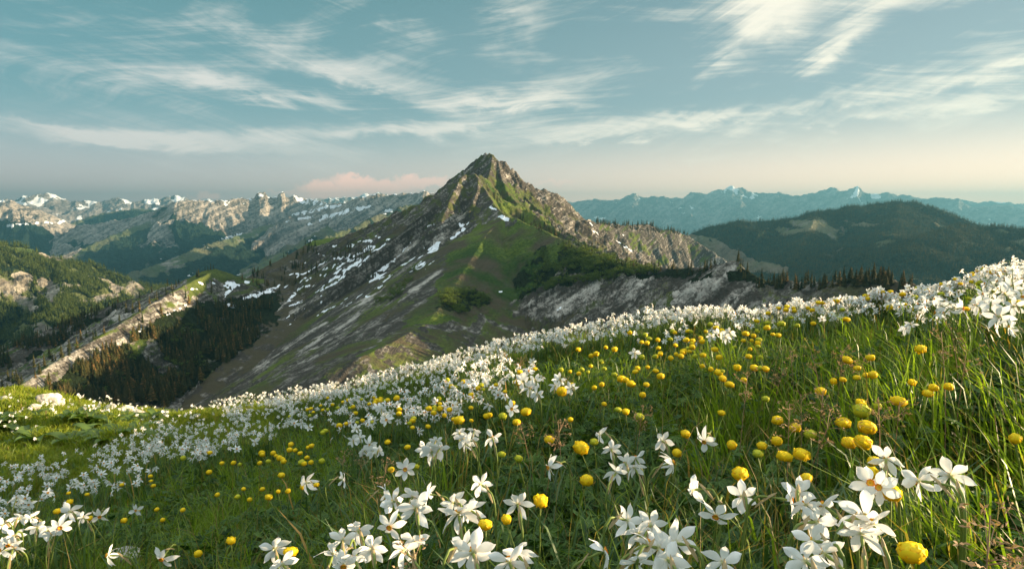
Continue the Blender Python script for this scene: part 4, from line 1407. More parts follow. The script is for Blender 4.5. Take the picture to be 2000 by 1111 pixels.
ng += grass('dry_straw', 'thin straw coloured stalks left standing in the green meadow', 3200, .6, 8, (.14, .30), (.0006, .0011), (.1, .7), (1.3, 1.5))
for nm_, a_, b_ in (('short_grass', 2160, 5200), ('short_grass', -3200, -160)):
    ng += grass(nm_, 'short green grass on the slope beside the view', 60000, .35, 9, (.05, .16), (.0016, .0030), (.2, 1.0), (.0, .9), u0=a_, u1=b_)

# ---- divided leaves of the globeflowers: the dark leafy carpet
M['herb'] = leafy('herb_leaves', (.026, .070, .015), (.105, .180, .034), 0.28, rough=0.5, spec=0.3, tr_col=(1.3, 1.5, .5))


def herb_leaf(seed):
    r = random.Random(seed)
    mb = MB()
    nl = 5
    for i in range(nl):
        a = (i - 2) * 0.62 + r.uniform(-.08, .08)
        L = (1.0, .95, .75)[abs(i - 2)]
        for (da, l, w, o0) in ((0, 1, .15, 0), (-.30, .68, .09, .34), (.30, .68, .09, .34)):
            b = a + da
            c_, s_ = math.cos(b), math.sin(b)
            ox, oy = math.cos(a) * o0 * L, math.sin(a) * o0 * L
            ll = l * L - (o0 * L if o0 else 0)
            dz = r.uniform(-.14, .1)
            mb.add([(ox, oy, 0), (ox + c_ * ll * .5 - s_ * w, oy + s_ * ll * .5 + c_ * w, .05 + dz * .4), (ox + c_ * ll, oy + s_ * ll, dz - .05), (ox + c_ * ll * .5 + s_ * w, oy + s_ * ll * .5 - c_ * w, .03 + dz * .4)], [(0, 1, 2, 3)], None, 0, .5)
    return mb.arrays()


def rotmats(n, tilt, s, pos, r):
    az_ = r.uniform(0, 2 * math.pi, n)
    ax = r.uniform(0, 2 * math.pi, n)
    tl = r.uniform(*tilt, n)
    ca_, sa_ = np.cos(az_), np.sin(az_)
    Rz = np.zeros((n, 3, 3))
    Rz[:, 0, 0], Rz[:, 0, 1], Rz[:, 1, 0], Rz[:, 1, 1], Rz[:, 2, 2] = ca_, -sa_, sa_, ca_, 1
    kx, ky = np.cos(ax), np.sin(ax)
    c_, s_ = np.cos(tl), np.sin(tl)
    Rt = np.zeros((n, 3, 3))
    Rt[:, 0, 0] = c_ + kx * kx * (1 - c_)
    Rt[:, 0, 1] = kx * ky * (1 - c_)
    Rt[:, 0, 2] = ky * s_
    Rt[:, 1, 0] = kx * ky * (1 - c_)
    Rt[:, 1, 1] = c_ + ky * ky * (1 - c_)
    Rt[:, 1, 2] = -kx * s_
    Rt[:, 2, 0], Rt[:, 2, 1], Rt[:, 2, 2] = -ky * s_, kx * s_, c_
    Mx = np.zeros((n, 4, 4))
    Mx[:, :3, :3] = (Rt @ Rz) * np.asarray(s)[:, None, None]
    Mx[:, :3, 3] = pos
    Mx[:, 3, 3] = 1
    return Mx


x, y, D, u = sample(60000, .4, 7.5, -100, 2100)
cn = fbm(x / .6, y / .6, 3, 95)
k = rg.random(len(x)) < sstep(cn + np.where(u > 900, .2, 0), -.2, .3)
x, y, D = x[k], y[k], D[k]
zg = ground_z(x, y) + rg.uniform(.04, .19, len(x)) * rg.uniform(.5, 1, len(x))
parts = []
kind_ = rg.integers(0, 4, len(x))
for q in range(4):
    s_ = kind_ == q
    Mx = rotmats(int(s_.sum()), (.1, 1.0), rg.uniform(.020, .046, int(s_.sum())), np.stack([x, y, zg], -1)[s_], rg)
    parts.append(instances(herb_leaf(q), Mx, rg.uniform(-.5, .5, int(s_.sum()))))
o = link('herb_leaves', mesh_from('herb_leaves', join_arrays(parts), [M['herb']], smooth=False))
tag(o, 'low dark divided leaves carpeting the ground under the flowers', None, None, 'stuff')
print('BLADES', ng)

# ------------------------------------------------------------------ flowers
# blooms one can point to in the photograph: u, v, width (px), facing (0 towards the viewer, 180 away, 90 right, -90 left), nod
WHITE = [
    ('beside the grey stone at the bottom edge', [(318, 1090, 48, 40), (213, 1084, 40, 120)]),
    ('of the dense clump in the lower left corner', [(7, 1026, 35, 160), (39, 1013, 30, 200), (63, 1011, 28, 150), (73, 1032, 38, 190), (92, 1038, 34, 170), (137, 1000, 40, 160), (118, 1030, 40, 10), (100, 1046, 34, 200), (18, 1062, 40, 30), (4, 1078, 42, 60), (30, 1052, 34, 170), (26, 1074, 32, 200)]),
    ('of the small group right of the lower left clump', [(163, 1012, 22, 150), (196, 1011, 34, 20)]),
    ('standing alone in the grass left of centre', [(57, 985, 18, 20), (267, 997, 26, 40)]),
    ('of the pair standing apart left of centre', [(599, 943, 42, 130), (669, 937, 30, -110)]),
    ('of the pair at the bottom edge beside a yellow globeflower', [(537, 1072, 56, 175), (553, 1108, 48, 160)]),
    ('of the big clump at the bottom, left of centre', [(669, 1056, 56, 180), (700, 1038, 52, 170), (726, 1072, 60, 175), (692, 1093, 52, 160), (673, 1103, 48, 20), (650, 1085, 44, 200), (762, 1028, 46, 20)]),
    ('of the tall group left of the bottom centre', [(768, 980, 52, 160), (806, 972, 50, 200), (812, 994, 72, 175), (807, 1060, 64, 178), (752, 962, 36, -100), (790, 1075, 40, 150), (838, 968, 44, 120)]),
    ('of the group at the bottom centre', [(896, 1006, 80, 172), (886, 984, 40, 160), (920, 1000, 40, 150), (924, 1080, 92, 170), (903, 1072, 60, -150), (995, 1099, 80, 165), (1010, 1086, 60, 150)]),
    ('standing alone near the centre with a nodding head', [(940, 947, 50, 150), (1011, 986, 60, 172), (792, 921, 42, 10), (1074, 913, 48, 60)]),
    ('of the loose group at the centre left', [(843, 885, 48, 170), (830, 878, 36, 150), (858, 880, 40, 200), (852, 862, 30, 190), (962, 858, 38, 165), (905, 858, 38, 170), (897, 846, 30, 180), (918, 862, 34, 150), (910, 872, 30, 140), (926, 842, 28, 190)]),
    ('of the small cluster above the broad leaves', [(722, 868, 30, 20), (730, 884, 32, 170), (712, 882, 28, 160), (702, 856, 26, 170), (690, 862, 24, 180), (740, 880, 26, 190), (695, 838, 22, 160)]),
    ('of the leaning group right of the two upright globeflowers', [(1194, 879, 34, 170), (1172, 850, 24, 120), (1203, 924, 40, -160), (1242, 898, 40, 150), (1222, 905, 34, 170), (1240, 915, 28, 150)]),
    ('beside the yellow globeflowers right of centre', [(1294, 862, 44, 160), (1311, 904, 52, -120), (1377, 862, 48, 20), (1355, 958, 50, 130), (1399, 1006, 58, 10), (1450, 975, 62, 172)]),
    ('of the crowded clump at the bottom, right of centre', [(1224, 1020, 38, -140), (1247, 1042, 54, 160), (1284, 1072, 84, -150), (1322, 1066, 96, 140), (1177, 1081, 54, -100), (1243, 1103, 60, 170), (1304, 1100, 70, 165), (1262, 1062, 50, -130), (1412, 1103, 54, 175), (1270, 1030, 44, 190)]),
    ('of the tall clump at the lower right', [(1540, 980, 56, -100), (1574, 988, 66, 165), (1610, 994, 54, 130), (1590, 1058, 72, 140), (1612, 1082, 60, 150), (1558, 965, 44, 180), (1592, 1020, 50, -150), (1575, 1098, 54, 160)]),
    ('of the clump beside the lowest globeflower at the right', [(1697, 944, 76, -20), (1730, 900, 62, 178), (1687, 1014, 100, -150), (1682, 1050, 60, 170), (1705, 1030, 56, 150), (1720, 955, 44, 30)]),
    ('of the pair facing away on bent stems at the far right', [(1797, 940, 56, 120), (1857, 935, 82, 160)]),
    ('of the nodding group at the right edge above the grass', [(1830, 612, 38, 100), (1877, 607, 42, -80), (1951, 621, 52, 170), (1908, 598, 38, 160), (1962, 578, 40, 150), (1935, 596, 40, 180), (1980, 600, 38, 160), (1975, 560, 40, 170), (1948, 640, 40, 100), (1975, 640, 34, 120)]),
    ('of the small group in front of the right crest', [(1773, 561, 38, 160), (1900, 552, 32, 170), (1643, 578, 30, 20), (1630, 572, 28, 160), (1655, 572, 26, 170), (1740, 596, 26, 190), (1800, 545, 28, 170), (1850, 560, 30, 150), (1600, 605, 26, 170), (1618, 590, 26, 150), (1572, 598, 24, 180), (1560, 588, 22, 170), (1665, 588, 26, 190)]),
    ('of the cluster rising behind the globeflowers at the centre', [(1020, 748, 42, 165), (1035, 760, 36, 180), (1012, 742, 34, 150), (1045, 748, 30, 170), (1000, 800, 32, 10), (1048, 772, 30, 160), (1092, 742, 28, 170), (1115, 760, 26, 160), (1085, 756, 26, 190), (1240, 690, 24, 180), (1405, 655, 26, 30), (1425, 650, 24, 170), (1417, 662, 24, 160), (1390, 660, 20, 180)]),
    ('of the cluster left of centre beside small globeflowers', [(750, 815, 26, 160), (755, 825, 26, 10), (745, 803, 22, 180), (738, 795, 20, 170), (575, 830, 20, 10), (590, 832, 20, 170), (560, 832, 18, 180), (463, 880, 16, 10), (498, 865, 16, 170), (603, 835, 18, 160)]),
]
YELLOW = [
    (1423, 753, 18), (1495, 780, 15), (1603, 764, 20), (1755, 785, 28), (1781, 751, 18), (1823, 759, 24), (1812, 770, 20), (1852, 760, 17), (1682, 808, 34), (1681, 790, 15), (1714, 794, 18), (1647, 825, 32), (1692, 838, 32), (1518, 823, 22), (1553, 837, 25), (1583, 849, 25), (1517, 864, 23), (1532, 893, 28), (1565, 889, 36), (1658, 867, 30), (1686, 866, 32), (1429, 873, 23), (1488, 873, 19), (1480, 889, 25), (1445, 925, 32), (1702, 924, 28), (1740, 967, 38), (1780, 1080, 54), (1575, 933, 14), (1983, 856, 30),
    (1707, 900, 14), (1409, 808, 10), (1073, 861, 22), (1135, 877, 31), (1160, 864, 21), (1146, 938, 31), (1056, 979, 31), (1339, 849, 20), (1322, 885, 18), (764, 920, 15), (813, 912, 14), (796, 874, 16), (757, 864, 13), (896, 821, 22), (980, 892, 13), (1013, 899, 19), (948, 1024, 28), (989, 1014, 11), (1097, 766, 28), (1027, 807, 23), (1000, 787, 16), (1009, 824, 20), (982, 817, 17), (956, 812, 12), (986, 765, 12), (882, 756, 12), (873, 744, 13),
    (1161, 757, 14), (1200, 733, 15), (1213, 741, 18), (1222, 743, 14), (1232, 752, 20), (1241, 727, 14), (1265, 717, 10), (1262, 755, 12), (1255, 773, 16), (1249, 820, 19), (1222, 807, 15), (1207, 806, 15), (1114, 821, 14), (554, 901, 13), (589, 904, 17), (550, 930, 16), (525, 972, 18), (464, 970, 13), (618, 948, 12), (451, 1055, 18), (568, 1078, 20),
    (387, 1081, 20), (112, 1001, 14), (176, 1014, 11), (134, 963, 9), (170, 965, 9), (136, 980, 11), (238, 949, 9), (294, 932, 10), (295, 939, 8), (300, 950, 9), (270, 1000, 9), (242, 1017, 8), (318, 1018, 9), (1691, 735, 16), (1704, 737, 20), (1673, 738, 16), (1655, 705, 22), (1700, 700, 18), (1674, 726, 18), (1797, 687, 17), (1646, 741, 14), (1628, 745, 11), (1425, 753, 18), (1404, 731, 18), (1411, 741, 16), (1404, 700, 14), (1373, 694, 14), (1462, 696, 14), (1473, 723, 16), (1484, 722, 12), (1495, 725, 16), (1485, 700, 12), (1440, 718, 14), (1388, 722, 12),
    (1340, 665, 12), (1352, 680, 12), (1456, 652, 14), (1452, 665, 12), (1482, 664, 14), (1480, 670, 12), (1500, 612, 14), (1498, 640, 14), (1526, 633, 16), (1520, 606, 12), (1586, 610, 20), (1578, 604, 14), (1535, 606, 14), (1550, 602, 12), (1740, 555, 12), (1716, 542, 9), (1913, 508, 14), (1920, 512, 12), (1957, 542, 12), (1838, 577, 14), (1692, 566, 12), (1712, 570, 10), (1792, 552, 12), (1990, 595, 18), (1975, 598, 16),
    (1254, 700, 14), (1290, 690, 10), (1260, 655, 12), (1230, 650, 10), (1310, 700, 12), (1330, 697, 14), (1180, 720, 12), (1130, 733, 11), (1117, 752, 12), (1290, 735, 14), (1180, 790, 12), (1175, 755, 10), (1045, 720, 10), (1015, 727, 10), (940, 752, 12), (920, 773, 12), (905, 745, 10), (860, 800, 13), (878, 802, 14), (838, 800, 18), (850, 801, 12), (868, 813, 12), (808, 818, 14), (806, 822, 12), (800, 828, 10), (780, 802, 12), (744, 781, 12), (730, 780, 14), (721, 790, 11), (690, 798, 12), (684, 802, 14), (695, 808, 10), (680, 782, 12), (640, 780, 10), (663, 832, 13), (676, 829, 12), (660, 800, 9), (612, 805, 9), (605, 812, 9),
]
M['petal'] = petal_mat('narcissus_petal', (.88, .88, .86), (.92, .92, .92), (.62, .62, .28), 0.34, 0.08)
M['corona'] = petal_mat('narcissus_corona', (.75, .45, .03), (.75, .22, .02), (.35, .35, .04), 0.2)
M['stem'] = leafy('flower_stem', (.09, .14, .03), (.24, .30, .07), 0.2, rough=0.5, c2=(.34, .26, .14))
M['globe'] = petal_mat('globeflower_sepal', (.96, .66, .010), (.98, .80, .03), (.72, .44, .008), 0.38, 0.0)


def petal_arrays(seed, nx=5, nt=9):
    """one tepal lying along +X, face +Z; length 1"""
    r = random.Random(seed)
    W = r.uniform(.19, .275)
    back = r.uniform(-.25, .75)
    tw = r.uniform(-.7, .7)
    side = r.uniform(-.16, .16)
    ph = r.uniform(0, 6.28)
    V, ti = [], []
    for i in range(nt):
        t = i / (nt - 1)
        w = W * float(np.interp(t, [0, .12, .28, .45, .62, .76, .88, .96, 1], [.22, .32, .62, .92, 1, .88, .56, .24, .04]))
        if i == nt - 1:
            w = .015
        for j in range(nx):
            s = (j / (nx - 1) - .5) * 2
            x = t * 1.0 - .04 * abs(s) * t
            yy = s * w
            z = -back * t * t + .16 * w * 2 * (s * s) * (1 - .5 * t) + .035 * math.sin(ph + 7 * t + 2.2 * s) * t
            a = tw * t * t
            V.append((x, yy * math.cos(a) - z * math.sin(a) * .3 + side * t * t, z + yy * math.sin(a)))
            ti.append(t)
    Q = [(i * nx + j, (i + 1) * nx + j, (i + 1) * nx + j + 1, i * nx + j + 1) for i in range(nt - 1) for j in range(nx - 1)]
    return np.array(V), np.array(Q), ti


def corona_arrays(n=14):
    V, Q, ti = [], [], []
    for i, (rr, zz_) in enumerate([(.035, .02), (.10, .015), (.13, .07), (.165, .12), (.15, .118), (.11, .06), (.0, .03)]):
        for k in range(n):
            a = 2 * math.pi * k / n
            f = 1 + (.09 * (1 if k % 2 else -1) if i in (3, 4) else 0)
            V.append((rr * f * math.cos(a), rr * f * math.sin(a), zz_))
            ti.append((0, .25, .55, 1, 1, .5, 0)[i])
    for i in range(6):
        Q += [(i * n + k, i * n + (k + 1) % n, (i + 1) * n + (k + 1) % n, (i + 1) * n + k) for k in range(n)]
    return np.array(V), np.array(Q), ti


PETAL_L = 0.031
PET = []
for q in range(16):
    V, Q, ti = petal_arrays(40 + q)
    mb = MB()
    mb.add(V * PETAL_L, Q, None, 0, ti)
    PET.append(mb.mesh('petal', [M['petal']]))
V, Q, ti = corona_arrays()
mb = MB()
mb.add(V * PETAL_L * 1.15, Q, None, 0, ti)
COR = mb.mesh('corona', [M['corona']])


def mat_from_axis(ax, roll):
    ax = Vector(ax).normalized()
    q = ax.to_track_quat('Z', 'Y')
    return (q @ Quaternion((0, 0, 1), roll)).to_matrix()


def stem_curve(root, head, ax, wob):
    """from the soil up, bending over into the back of the bloom"""
    root, head, ax = Vector(root), Vector(head), Vector(ax).normalized()
    neck = head - ax * 0.030
    top = neck - ax * 0.012 + Vector((0, 0, -0.006))
    mid = root.lerp(top, .55) + Vector((wob[0], wob[1], 0)) * .35
    up = top + Vector((0, 0, -.03)) - (ax * .010)
    pts = []
    c = [root, mid, up, top, neck, head - ax * .002]
    # Catmull-Rom through the control points
    cc = [c[0] + (c[0] - c[1]) * .3] + c + [c[-1] + ax * .01]
    for i in range(1, len(cc) - 2):
        for s in range(4):
            t = s / 4
            p0, p1, p2, p3 = cc[i - 1], cc[i], cc[i + 1], cc[i + 2]
            pts.append(0.5 * ((2 * p1) + (p2 - p0) * t + (2 * p0 - 5 * p1 + 4 * p2 - p3) * t * t + (3 * p1 - p0 - 3 * p2 + p3) * t ** 3))
    pts.append(c[-1])
    return [tuple(p) for p in pts], tuple(top), tuple(neck)


def narcissus(u, v, px, face, label, group, rr):
    """a full flower with its own stem, spathe, corona and six petals"""
    x, y, z, ok = hit(u, v, TOPH * 1.04)
    dep = y * math.cos(PITCH) - z * math.sin(PITCH)
    s = min(max(px * dep / FPX / (2 * PETAL_L * .93), .78), 1.4)
    head = Vector((x, y, z))
    a = math.radians(face) + math.atan2(x, y)
    el_ = math.radians(rr.uniform(-28, 30))
    # facing 0 = towards the viewer
    ax = Vector((-math.sin(a) * math.cos(el_), -math.cos(a) * math.cos(el_), math.sin(el_)))
    off = Vector((-ax.x * .05 + rr.uniform(-.05, .05), -ax.y * .05 + rr.uniform(-.04, .04), 0))
    rx, ry = x + off.x, y + off.y
    rz = float(ground_z(rx, ry))
    e = bpy.data.objects.new('narcissus', None)
    C.objects.link(e)
    e.location = (rx, ry, rz)
    e.empty_display_size = .05
    tag(e, label, 'narcissus', group)
    hl = head - Vector((rx, ry, rz))
    pts, top, neck = stem_curve((0, 0, -.02), hl, ax, (rr.uniform(-.03, .03), rr.uniform(-.03, .03)))
    n = len(pts)
    rad = np.interp(np.arange(n), [0, n - 6, n - 3, n - 2, n - 1], [.0022, .0019, .0013, .0024, .0016])
    V, Q, T = tube(pts, rad * (.6 + .4 * s), 6)
    mb = MB()
    mb.add(V, Q, T, 0, np.repeat(np.linspace(.0, .9, n), 6).tolist() + [.9])
    st = link('stem', mb.mesh('stem', [M['stem']]), e)
    # papery spathe at the bend
    t0, t1 = Vector(top), Vector(neck)
    d = (t1 - t0).normalized()
    sidev = d.cross(Vector((0, 0, 1))).normalized()
    Vs = []
    for i in range(6):
        k = i / 5
        c = t0 + Vector((0, 0, -.012)) * (1 - k) + d * (.030 * k) + Vector((0, 0, .004 * math.sin(k * 3.1)))
        w = .0034 * math.sin(math.pi * (k * .9 + .08)) ** .8
        Vs += [tuple(c - sidev * w - Vector((0, 0, w * .6))), tuple(c + Vector((0, 0, .0012))), tuple(c + sidev * w - Vector((0, 0, w * .6)))]
    Qs = [(3 * i + j, 3 * i + 3 + j, 3 * i + 4 + j, 3 * i + 1 + j) for i in range(5) for j in (0, 1)]
    mb = MB()
    mb.add(Vs, Qs, None, 0, 1.4)
    link('spathe', mb.mesh('spathe', [M['stem']]), st)
    R = mat_from_axis(ax, rr.uniform(0, 6.28))
    for k in range(6):
        p = link('petal', PET[rr.randrange(len(PET))], e)
        inner = k % 2
        Rk = R @ Matrix.Rotation(k * math.pi / 3 + rr.uniform(-.2, .2), 3, 'Z') @ Matrix.Rotation(rr.uniform(-.25, .45) - (.08 if inner else 0), 3, 'Y')
        p.matrix_local = Matrix.Translation(hl + ax * (.0014 * inner * s + .0012)) @ (Rk * s).to_4x4()
    c = link('corona', COR, e)
    c.matrix_local = Matrix.Translation(hl + ax * .0022) @ (R * s).to_4x4()
    return e


rr = random.Random(5)
used_uv = []
for where, lst in WHITE:
    lst = sorted(lst)
    for i, (u, v, px, face) in enumerate(lst):
        if len(lst) == 1:
            pos = ''
        elif i == 0:
            pos = 'leftmost '
        elif i == len(lst) - 1:
            pos = 'rightmost '
        else:
            pos = ORD[i] + ' from left, '
        kindw = 'white narcissus '
        lab = (pos + kindw + where) if not pos.endswith(', ') else pos + kindw + where
        narcissus(u, v, px, face, lab, 'narcissi in the near meadow', rr)
        used_uv.append((u, v, px))
USED = np.array(used_uv, float)


# ---- smaller narcissi: one mesh each, eight shapes
def small_narcissus(seed, hi=True):
    r = random.Random(seed)
    mb = MB()
    h = TOPH * r.uniform(.92, 1.10)
    a = r.uniform(-math.pi, math.pi)
    el_ = math.radians(r.uniform(-20, 45))
    ax = Vector((math.cos(a) * math.cos(el_), math.sin(a) * math.cos(el_), math.sin(el_)))
    head = Vector((0, 0, h))
    pts, top, neck = stem_curve((-ax.x * .04, -ax.y * .04, -.02), head, ax, (r.uniform(-.03, .03), r.uniform(-.03, .03)))
    if not hi:
        pts = pts[::4]
    V, Q, T = tube(pts, .0020, 4 if hi else 3)
    mb.add(V, Q, T, 1, .6)
    R = mat_from_axis(ax, r.uniform(0, 6.28))
    for k in range(6):
        V, Q, ti = petal_arrays(seed * 7 + k, 3, 6 if hi else 4)
        Rk = R @ Matrix.Rotation(k * math.pi / 3 + r.uniform(-.1, .1), 3, 'Z') @ Matrix.Rotation(r.uniform(-.1, .3), 3, 'Y')
        mb.add(V * PETAL_L @ np.array(Rk).T + np.array(head), Q, None, 0, ti)
    V, Q, ti = corona_arrays(7)
    mb.add(V * PETAL_L * 1.2 @ np.array(R).T + np.array(head), Q, None, 2, ti)
    return mb


NM = [M['petal'], M['stem'], M['corona']]
SN_HI = [small_narcissus(60 + k).mesh('narcissus', NM) for k in range(12)]
SN_LO = [small_narcissus(80 + k, False).arrays() for k in range(14)]

DRIFTS = [
    # polygon in the photograph, number of blooms, name of the place
    ([(420, 778), (540, 742), (650, 722), (800, 680), (900, 650), (1000, 634), (1100, 622), (1300, 586), (1450, 568), (1560, 556), (1700, 535), (1850, 505), (2000, 490), (2000, 545), (1850, 560), (1700, 575), (1560, 590), (1450, 600), (1300, 622), (1150, 655), (1050, 672), (900, 705), (800, 730), (650, 775), (540, 808), (450, 815)], 1750, 'crest'),
    ([(330, 800), (450, 775), (650, 730), (800, 700), (900, 690), (1000, 690), (960, 730), (800, 768), (650, 800), (560, 830), (440, 865), (400, 880), (300, 885), (210, 880), (240, 850)], 900, 'left'),
    ([(0, 915), (130, 880), (220, 862), (350, 850), (420, 870), (330, 905), (230, 935), (150, 955), (60, 985), (0, 990)], 260, 'left'),
    ([(620, 770), (900, 700), (1080, 700), (1000, 760), (800, 830), (650, 840)], 250, 'middle'),
    ([(150, 765), (230, 765), (320, 790), (330, 825), (200, 800), (30, 800)], 90, 'knoll'),
    ([(0, 760), (40, 770), (100, 850), (60, 860), (0, 830)], 20, 'knoll'),
    ([(1560, 590), (1700, 560), (1850, 530), (2000, 500), (2000, 620), (1850, 600), (1700, 600), (1580, 625)], 170, 'right'),
    ([(1230, 640), (1560, 585), (1560, 625), (1260, 670)], 60, 'middle'),
]
rd = np.random.default_rng(31)
heads = []
for poly, n, where in DRIFTS:
    pa = np.array(poly, float)
    k = 0
    cu = rd.uniform(pa[:, 0].min(), pa[:, 0].max(), n * 40)
    cv_ = rd.uniform(pa[:, 1].min(), pa[:, 1].max(), n * 40)
    ok = inpoly(cu, cv_, poly)
    dens = fbm(cu / 60, cv_ / 22, 3, 77)
    ok &= rd.random(len(cu)) < sstep(dens, -.5, .3) * .9 + .1
    for u, v in zip(cu[ok][:n * 2], cv_[ok][:n * 2]):
        if k >= n:
            break
        if np.any((np.abs(USED[:, 0] - u) < USED[:, 2] * .5) & (np.abs(USED[:, 1] - v) < USED[:, 2] * .5)):
            continue
        x, y, z, good = hit(u, v, TOPH)
        if not good and rd.random() < .5:
            continue
        heads.append((x, y, math.hypot(x, y), u, v, where))
        k += 1
# and the flowers standing just over the edge of the crest
uu = rd.uniform(430, 2030, 500)
for u in uu:
    t_ = math.atan((u - 1000) / FPX / .985)
    Dc = np.interp(u, [300, 600, 1000, 1300, 1600, 2000], [13, 11, 8, 7.5, 6, 4.6]) * rd.uniform(.75, 1.1) / math.cos(t_)
    heads.append((Dc * math.sin(t_), Dc * math.cos(t_), Dc, u, 0, 'crest'))
for _ in range(420):
    a_ = rd.choice([-1, 1]) * rd.uniform(.86, 1.5)
    d_ = rd.uniform(1.2, 5.5)
    heads.append((d_ * math.sin(a_), d_ * math.cos(a_), d_ + 100, 0, 0, 'crest'))
heads.sort(key=lambda q: q[2])
near_h, far_h = heads[:130], heads[130:]
NREG = {'crest': 'small white narcissus in the dense drift along the meadow crest',
        'left': 'small white narcissus in the white band crossing the meadow',
        'middle': 'small white narcissus among the yellow globeflowers',
        'right': 'white narcissus standing in the crowd below the right crest',
        'knoll': 'tiny white narcissus on the sunlit knoll at the left'}
for (x, y, D, u, v, where) in near_h:
    o = link('narcissus', SN_HI[int(rd.integers(12))])
    o.location = (x, y, float(ground_z(x, y)))
    o.rotation_euler = (0, 0, rd.uniform(0, 6.28))
    s = rd.uniform(.76, 1.0)
    o.scale = (s, s, s)
    third = ', left of the middle' if u < 850 else ', at the middle of the picture' if u < 1250 else ', right of the middle'
    tag(o, NREG[where] + third, 'narcissus', {'crest': 'narcissi of the crest drift', 'left': 'narcissi of the left band', 'middle': 'narcissi mid slope', 'right': 'narcissi below the right crest', 'knoll': 'narcissi on the knoll'}[where] + third)


def upright(spots, s0, s1, tilt, r):
    n = len(spots)
    xy = np.array([q[:2] for q in spots])
    pos = np.column_stack([xy, ground_z(xy[:, 0], xy[:, 1])])
    return rotmats(n, (0, tilt), r.uniform(s0, s1, n), pos, r)


kk = rd.integers(0, len(SN_LO), len(far_h))
parts = []
for q in range(len(SN_LO)):
    sp = [h for h, k in zip(far_h, kk) if k == q]
    if sp:
        parts.append(instances(SN_LO[q], upright(sp, .74, 1.04, .3, rd), rd.uniform(-.05, .05, len(sp))))
o = link('narcissus_drift', mesh_from('narcissus_drift', join_arrays(parts), NM))
tag(o, 'dense drifts of small white narcissi running along the meadow crest and down to the left', None, None, 'stuff')


# ---- globeflowers
def globe_arrays(seed, nx=5, open_=0.0):
    r = random.Random(seed)
    mb = MB()

    def sepal(az_, el_, half, rad, lift, flare):
        V, ti = [], []
        ph = r.uniform(0, 6.28)
        d0 = Vector((math.cos(az_) * math.cos(el_), math.sin(az_) * math.cos(el_), math.sin(el_)))
        tx = Vector((-math.sin(az_), math.cos(az_), 0))
        ty = tx.cross(d0) * -1
        for i in range(nx):
            for j in range(nx):
                a = (i / (nx - 1) - .5) * 2
                b = (j / (nx - 1) - .5) * 2
                k = max(abs(a), abs(b)) / (math.hypot(a, b) + 1e-6)
                a2, b2 = a * (k * .55 + .45), b * (k * .55 + .45)
                d = (d0 + tx * math.tan(half) * a2 + ty * math.tan(half) * b2 * 1.05).normalized()
                e = max(abs(a), abs(b))
                q = rad * (1 + lift + flare * e ** 3 * (.5 + .5 * math.sin(ph + 4 * a + 3 * b)) + .02 * math.sin(ph * 2 + 5 * a))
                V.append((d.x * q, d.y * q, d.z * q * .86))
                ti.append(.42 + .5 * b + r.uniform(-.08, .08))
        Q = [(i * nx + j, (i + 1) * nx + j, (i + 1) * nx + j + 1, i * nx + j + 1) for i in range(nx - 1) for j in range(nx - 1)]
        mb.add(V, Q, None, 0, ti)
    R_ = 1.0
    for k in range(5):
        sepal(k * 1.2566 + r.uniform(-.15, .15), -.15 + r.uniform(-.1, .1), .72, R_ * .97, .05 + open_, .17 + open_)
    for k in range(5):
        sepal(k * 1.2566 + .6 + r.uniform(-.15, .15), .42 + r.uniform(-.1, .1), .66, R_ * .95, .0 + open_ * .5, .15)
    for k in range(4):
        sepal(k * 1.57 + r.uniform(-.3, .3), 1.02 + r.uniform(-.1, .1), .56, R_ * .92, .02, .12)
    sepal(0, 1.5, .5, R_ * .88, .0, .04)
    # closed underside
    V, Q, T = tube([(0, 0, -.80), (0, 0, -.55), (0, 0, -.1)], [.18, .62, .88], 10)
    mb.add(V, Q, None, 0, .25)
    return mb


GLB = [globe_arrays(20 + k, open_=(0, 0, .06, .12)[k % 4]).mesh('flower_head', [M['globe']]) for k in range(6)]
BUD = globe_arrays(33).mesh('flower_head', [M['globe']])
M['bud'] = petal_mat('globeflower_bud', (.50, .50, .03), (.58, .56, .03), (.25, .32, .03), 0.2, 0.0)
BUDG = globe_arrays(34).mesh('flower_head', [M['bud']])
STEMLEAF = []
for k in range(3):
    a = herb_leaf(70 + k)
    STEMLEAF.append(mesh_from('leaf', (a[0] * .030, a[1], a[2], a[3], a[4], a[5]), [M['herb']], False))


